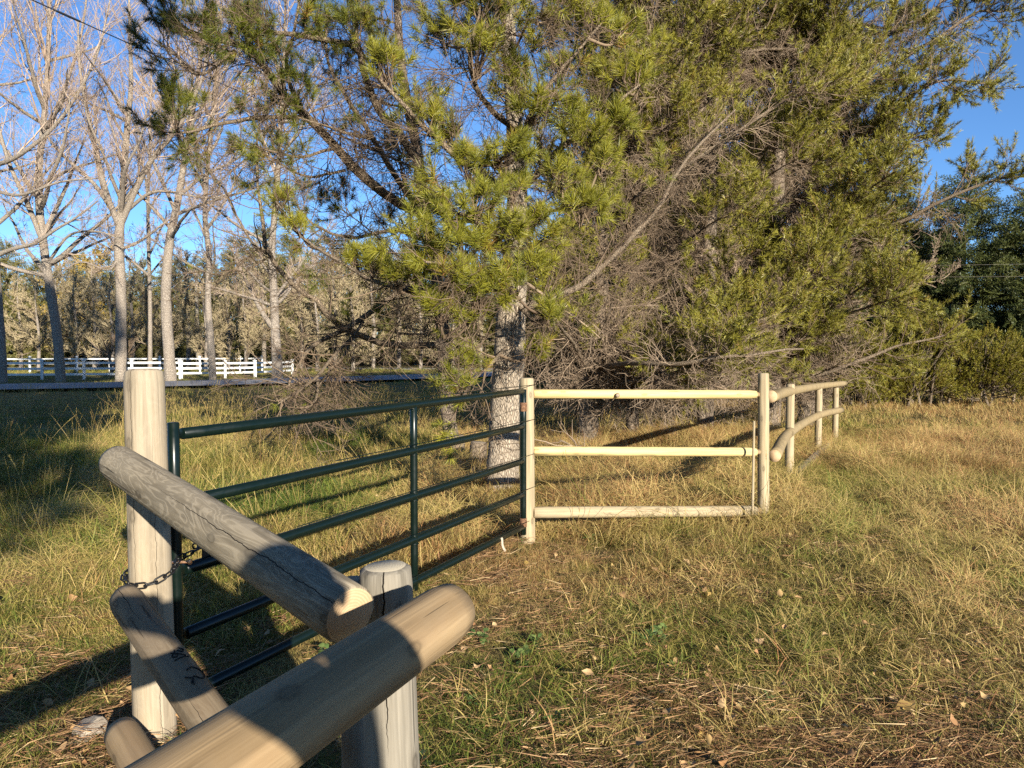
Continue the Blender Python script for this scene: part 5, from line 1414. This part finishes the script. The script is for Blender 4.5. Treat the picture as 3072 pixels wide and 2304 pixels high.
# dead wood on the ground around the pines
def dead_branch(label, pts, r0, seed, n=10):
    r = np.random.default_rng(seed); root = thing('dead_branch', label, 'branch', (pts[0][0], pts[0][1], 0))
    o, p, rd = polyline_obj('stem', pts, [r0, r0 * .7, r0 * .3], M['deadtwig'], root, 7, 14, .05, r)
    mb = MB(); Pm = spline(p, 12)[None]; ii = np.zeros(n, int); q, T = sample(Pm, ii, r.uniform(.25, 1, n))
    G = grow(q, side_dirs(T, r.uniform(.5, 1.1, n), r, .3), r.uniform(.25, .7, n), 6, (0, 0, .2), .18, r); V, Q = tubes(G, np.linspace(r0 * .35, .003, 6)[None].repeat(n, 0), 4); mb.add(V, Q)
    q, T = sample(G, r.integers(0, n, n * 3), r.uniform(.3, 1, n * 3)); G2 = grow(q, side_dirs(T, r.uniform(.4, 1, n * 3), r), r.uniform(.1, .3, n * 3), 4, (0, 0, .1), .2, r); V, Q = tubes(G2, np.linspace(.004, .0022, 4)[None].repeat(n * 3, 0), 3); mb.add(V, Q)
    t = mb.build('twigs', M['deadtwig'], root); t['kind'] = 'stuff'
dead_branch('pale dead branch sloping down behind the top yellow rail', px_path([(633, 405, 12.6), (660, 380, 11.2), (690, 379, 10.4), (720, 388, 10.0), (735, 392, 9.9)]), .03, 251, 8)
dead_branch('pale dead stick leaning across behind the yellow rails', px_path([(515, 275, 8.9), (548, 298, 9.3), (585, 325, 9.6), (600, 338, 9.8)]), .022, 252, 5)
dead_branch('grey dead branch lying in the grass behind the yellow rails', px_path([(640, 465, 9.6), (600, 458, 9.9), (560, 440, 10.2)]), .035, 253, 9)
for k, (u, v, d, h, r_, lbl) in enumerate(((476, 452, 9.6, .33, .11, 'weathered grey stump left of the big pine trunk'), (456, 446, 10.2, .35, .09, 'smaller stump in the long grass beside the shaded pine'))):
    q = at(u, v, d); s = log_obj('stump', (q[0], q[1], -.1), (q[0] + .04, q[1], h), r_ * 1.25, r_, [M['limb'], M['endgrey']], None, 260 + k, round1=.01, wob=.08, rings=8); tag(s, lbl, 'stump')

# ------------------------------------------------------------------ the photographer, whose shadow falls on the rails
def person():
    root = thing('person', 'person in a dark jacket and blue trousers taking the photograph behind the rails', 'person', (.76, -.46, 0))
    J = {'pelvis': (.76, -.47, .96), 'waist': (.72, -.47, 1.10), 'chest': (.635, -.45, 1.33), 'neck': (.60, -.43, 1.50), 'jaw': (.58, -.405, 1.57), 'head': (.59, -.42, 1.66), 'crown': (.59, -.43, 1.745),
         'sl': (.50, -.41, 1.46), 'el': (.26, -.32, 1.52), 'wl': (.0, -.15, 1.47), 'hl': (-.055, -.085, 1.45),
         'sr': (.75, -.46, 1.45), 'er': (.50, -.22, 1.52), 'wr': (.17, -.11, 1.48), 'hr': (.09, -.075, 1.46),
         'hipl': (.67, -.46, .90), 'kl': (.66, -.44, .50), 'al': (.66, -.49, .09), 'fl': (.63, -.34, .035), 'hipr': (.85, -.46, .90), 'kr': (.88, -.44, .50), 'ar': (.90, -.49, .09), 'fr': (.93, -.34, .035)}
    RD = {'pelvis': .15, 'waist': .135, 'chest': .135, 'neck': .058, 'jaw': .07, 'head': .085, 'crown': .05, 'sl': .075, 'el': .055, 'wl': .038, 'hl': .036, 'sr': .075, 'er': .055, 'wr': .038, 'hr': .036,
          'hipl': .095, 'kl': .068, 'al': .048, 'fl': .04, 'hipr': .095, 'kr': .068, 'ar': .048, 'fr': .04}
    E = [('pelvis', 'waist'), ('waist', 'chest'), ('chest', 'neck'), ('neck', 'jaw'), ('jaw', 'head'), ('head', 'crown'), ('chest', 'sl'), ('sl', 'el'), ('el', 'wl'), ('wl', 'hl'), ('chest', 'sr'), ('sr', 'er'), ('er', 'wr'), ('wr', 'hr'),
         ('pelvis', 'hipl'), ('hipl', 'kl'), ('kl', 'al'), ('al', 'fl'), ('pelvis', 'hipr'), ('hipr', 'kr'), ('kr', 'ar'), ('ar', 'fr')]
    for s_, h in ((-1, 'hl'), (1, 'hr')):
        b = np.array(J[h])
        for f in range(5):
            n1, n2 = h + 'f%da' % f, h + 'f%db' % f
            if f < 4: p1 = b + (s_ * .018, .012, .045 - .02 * f); p2 = p1 + np.array((-s_ * .032, .012, .012))
            else: p1 = b + (-s_ * .012, -.022, .015); p2 = p1 + np.array((-s_ * .03, -.004, .008))
            J[n1], J[n2] = tuple(p1), tuple(p2); RD[n1], RD[n2] = .010, .008; E += [(h, n1), (n1, n2)]
    keys = list(J); me = bpy.data.meshes.new('body_cage')
    me.from_pydata([J[k] for k in keys], [(keys.index(a), keys.index(b)) for a, b in E], [])
    o = bpy.data.objects.new('body_cage', me); COL.objects.link(o)
    sk = o.modifiers.new('skin', 'SKIN'); sk.branch_smoothing = .6; sk.use_smooth_shade = True
    o.modifiers.new('sub', 'SUBSURF').levels = 2
    for k, v in zip(keys, me.skin_vertices[0].data):
        v.radius = (RD[k] * (1.25 if k in ('chest', 'waist', 'pelvis') else 1), RD[k] * (.85 if k in ('chest', 'waist', 'pelvis') else 1)); v.use_root = k == 'pelvis'
    dg = bpy.context.evaluated_depsgraph_get(); me2 = bpy.data.meshes.new_from_object(o.evaluated_get(dg)); bpy.data.objects.remove(o)
    me2.name = 'body'; me2.materials.clear()
    for c, nm in (((.03, .033, .04), 'dark_jacket'), ((.05, .07, .13), 'blue_denim'), ((.52, .33, .25), 'skin'), ((.04, .03, .025), 'dark_boots')):
        b = NB(nm); b.col(c); b.rough(.75); me2.materials.append(b.m)
    for p in me2.polygons:
        c = p.center
        p.material_index = 3 if c.z < .11 else 1 if c.z < .98 else 2 if (c.z > 1.50 and abs(c.x - .59) < .13) or (c.y > -.115) else 0
    me2.transform(Matrix.Translation(-Vector(root.location)))
    body = put(bpy.data.objects.new('body', me2), root)
    def blob(name, c, s_, mat):
        bmx = bmesh.new(); bmesh.ops.create_icosphere(bmx, subdivisions=3, radius=1)
        for v in bmx.verts: v.co = Vector((v.co.x * s_[0], v.co.y * s_[1], v.co.z * s_[2]))
        for f in bmx.faces: f.smooth = True
        m_ = bpy.data.meshes.new(name); bmx.to_mesh(m_); m_.materials.append(mat)
        b_ = put(bpy.data.objects.new(name, m_), root); b_.location = Vector(c) - Vector(root.location); return b_
    b = NB('brown_hair'); b.col((.05, .032, .02)); b.rough(.6)
    hair = blob('hair', (.59, -.455, 1.685), (.098, .105, .10), b.m)
    sk_m = me2.materials[2]; b2 = NB('dark_eye'); b2.col((.02, .015, .012)); b3 = NB('lips'); b3.col((.4, .2, .17))
    blob('nose', (.59, -.325, 1.62), (.013, .018, .022), sk_m)
    for s_ in (-1, 1):
        blob('eye', (.59 + s_ * .032, -.34, 1.65), (.013, .009, .008), b2.m); blob('ear', (.59 + s_ * .092, -.42, 1.64), (.012, .02, .032), sk_m)
    blob('mouth', (.59, -.338, 1.575), (.024, .008, .007), b3.m)
    bmx = bmesh.new(); bmesh.ops.create_cube(bmx, size=1)
    for v in bmx.verts: v.co = Vector((v.co.x * .155, v.co.y * .009, v.co.z * .075))
    bmesh.ops.bevel(bmx, geom=bmx.edges[:], offset=.003, segments=2, affect='EDGES')
    m_ = bpy.data.meshes.new('phone'); bmx.to_mesh(m_); m_.materials.append(M['steel'])
    ph = put(bpy.data.objects.new('phone', m_)); ph.location = (.005, -.035, 1.475); tag(ph, 'dark phone held level in both hands of the photographer', 'phone')
person()
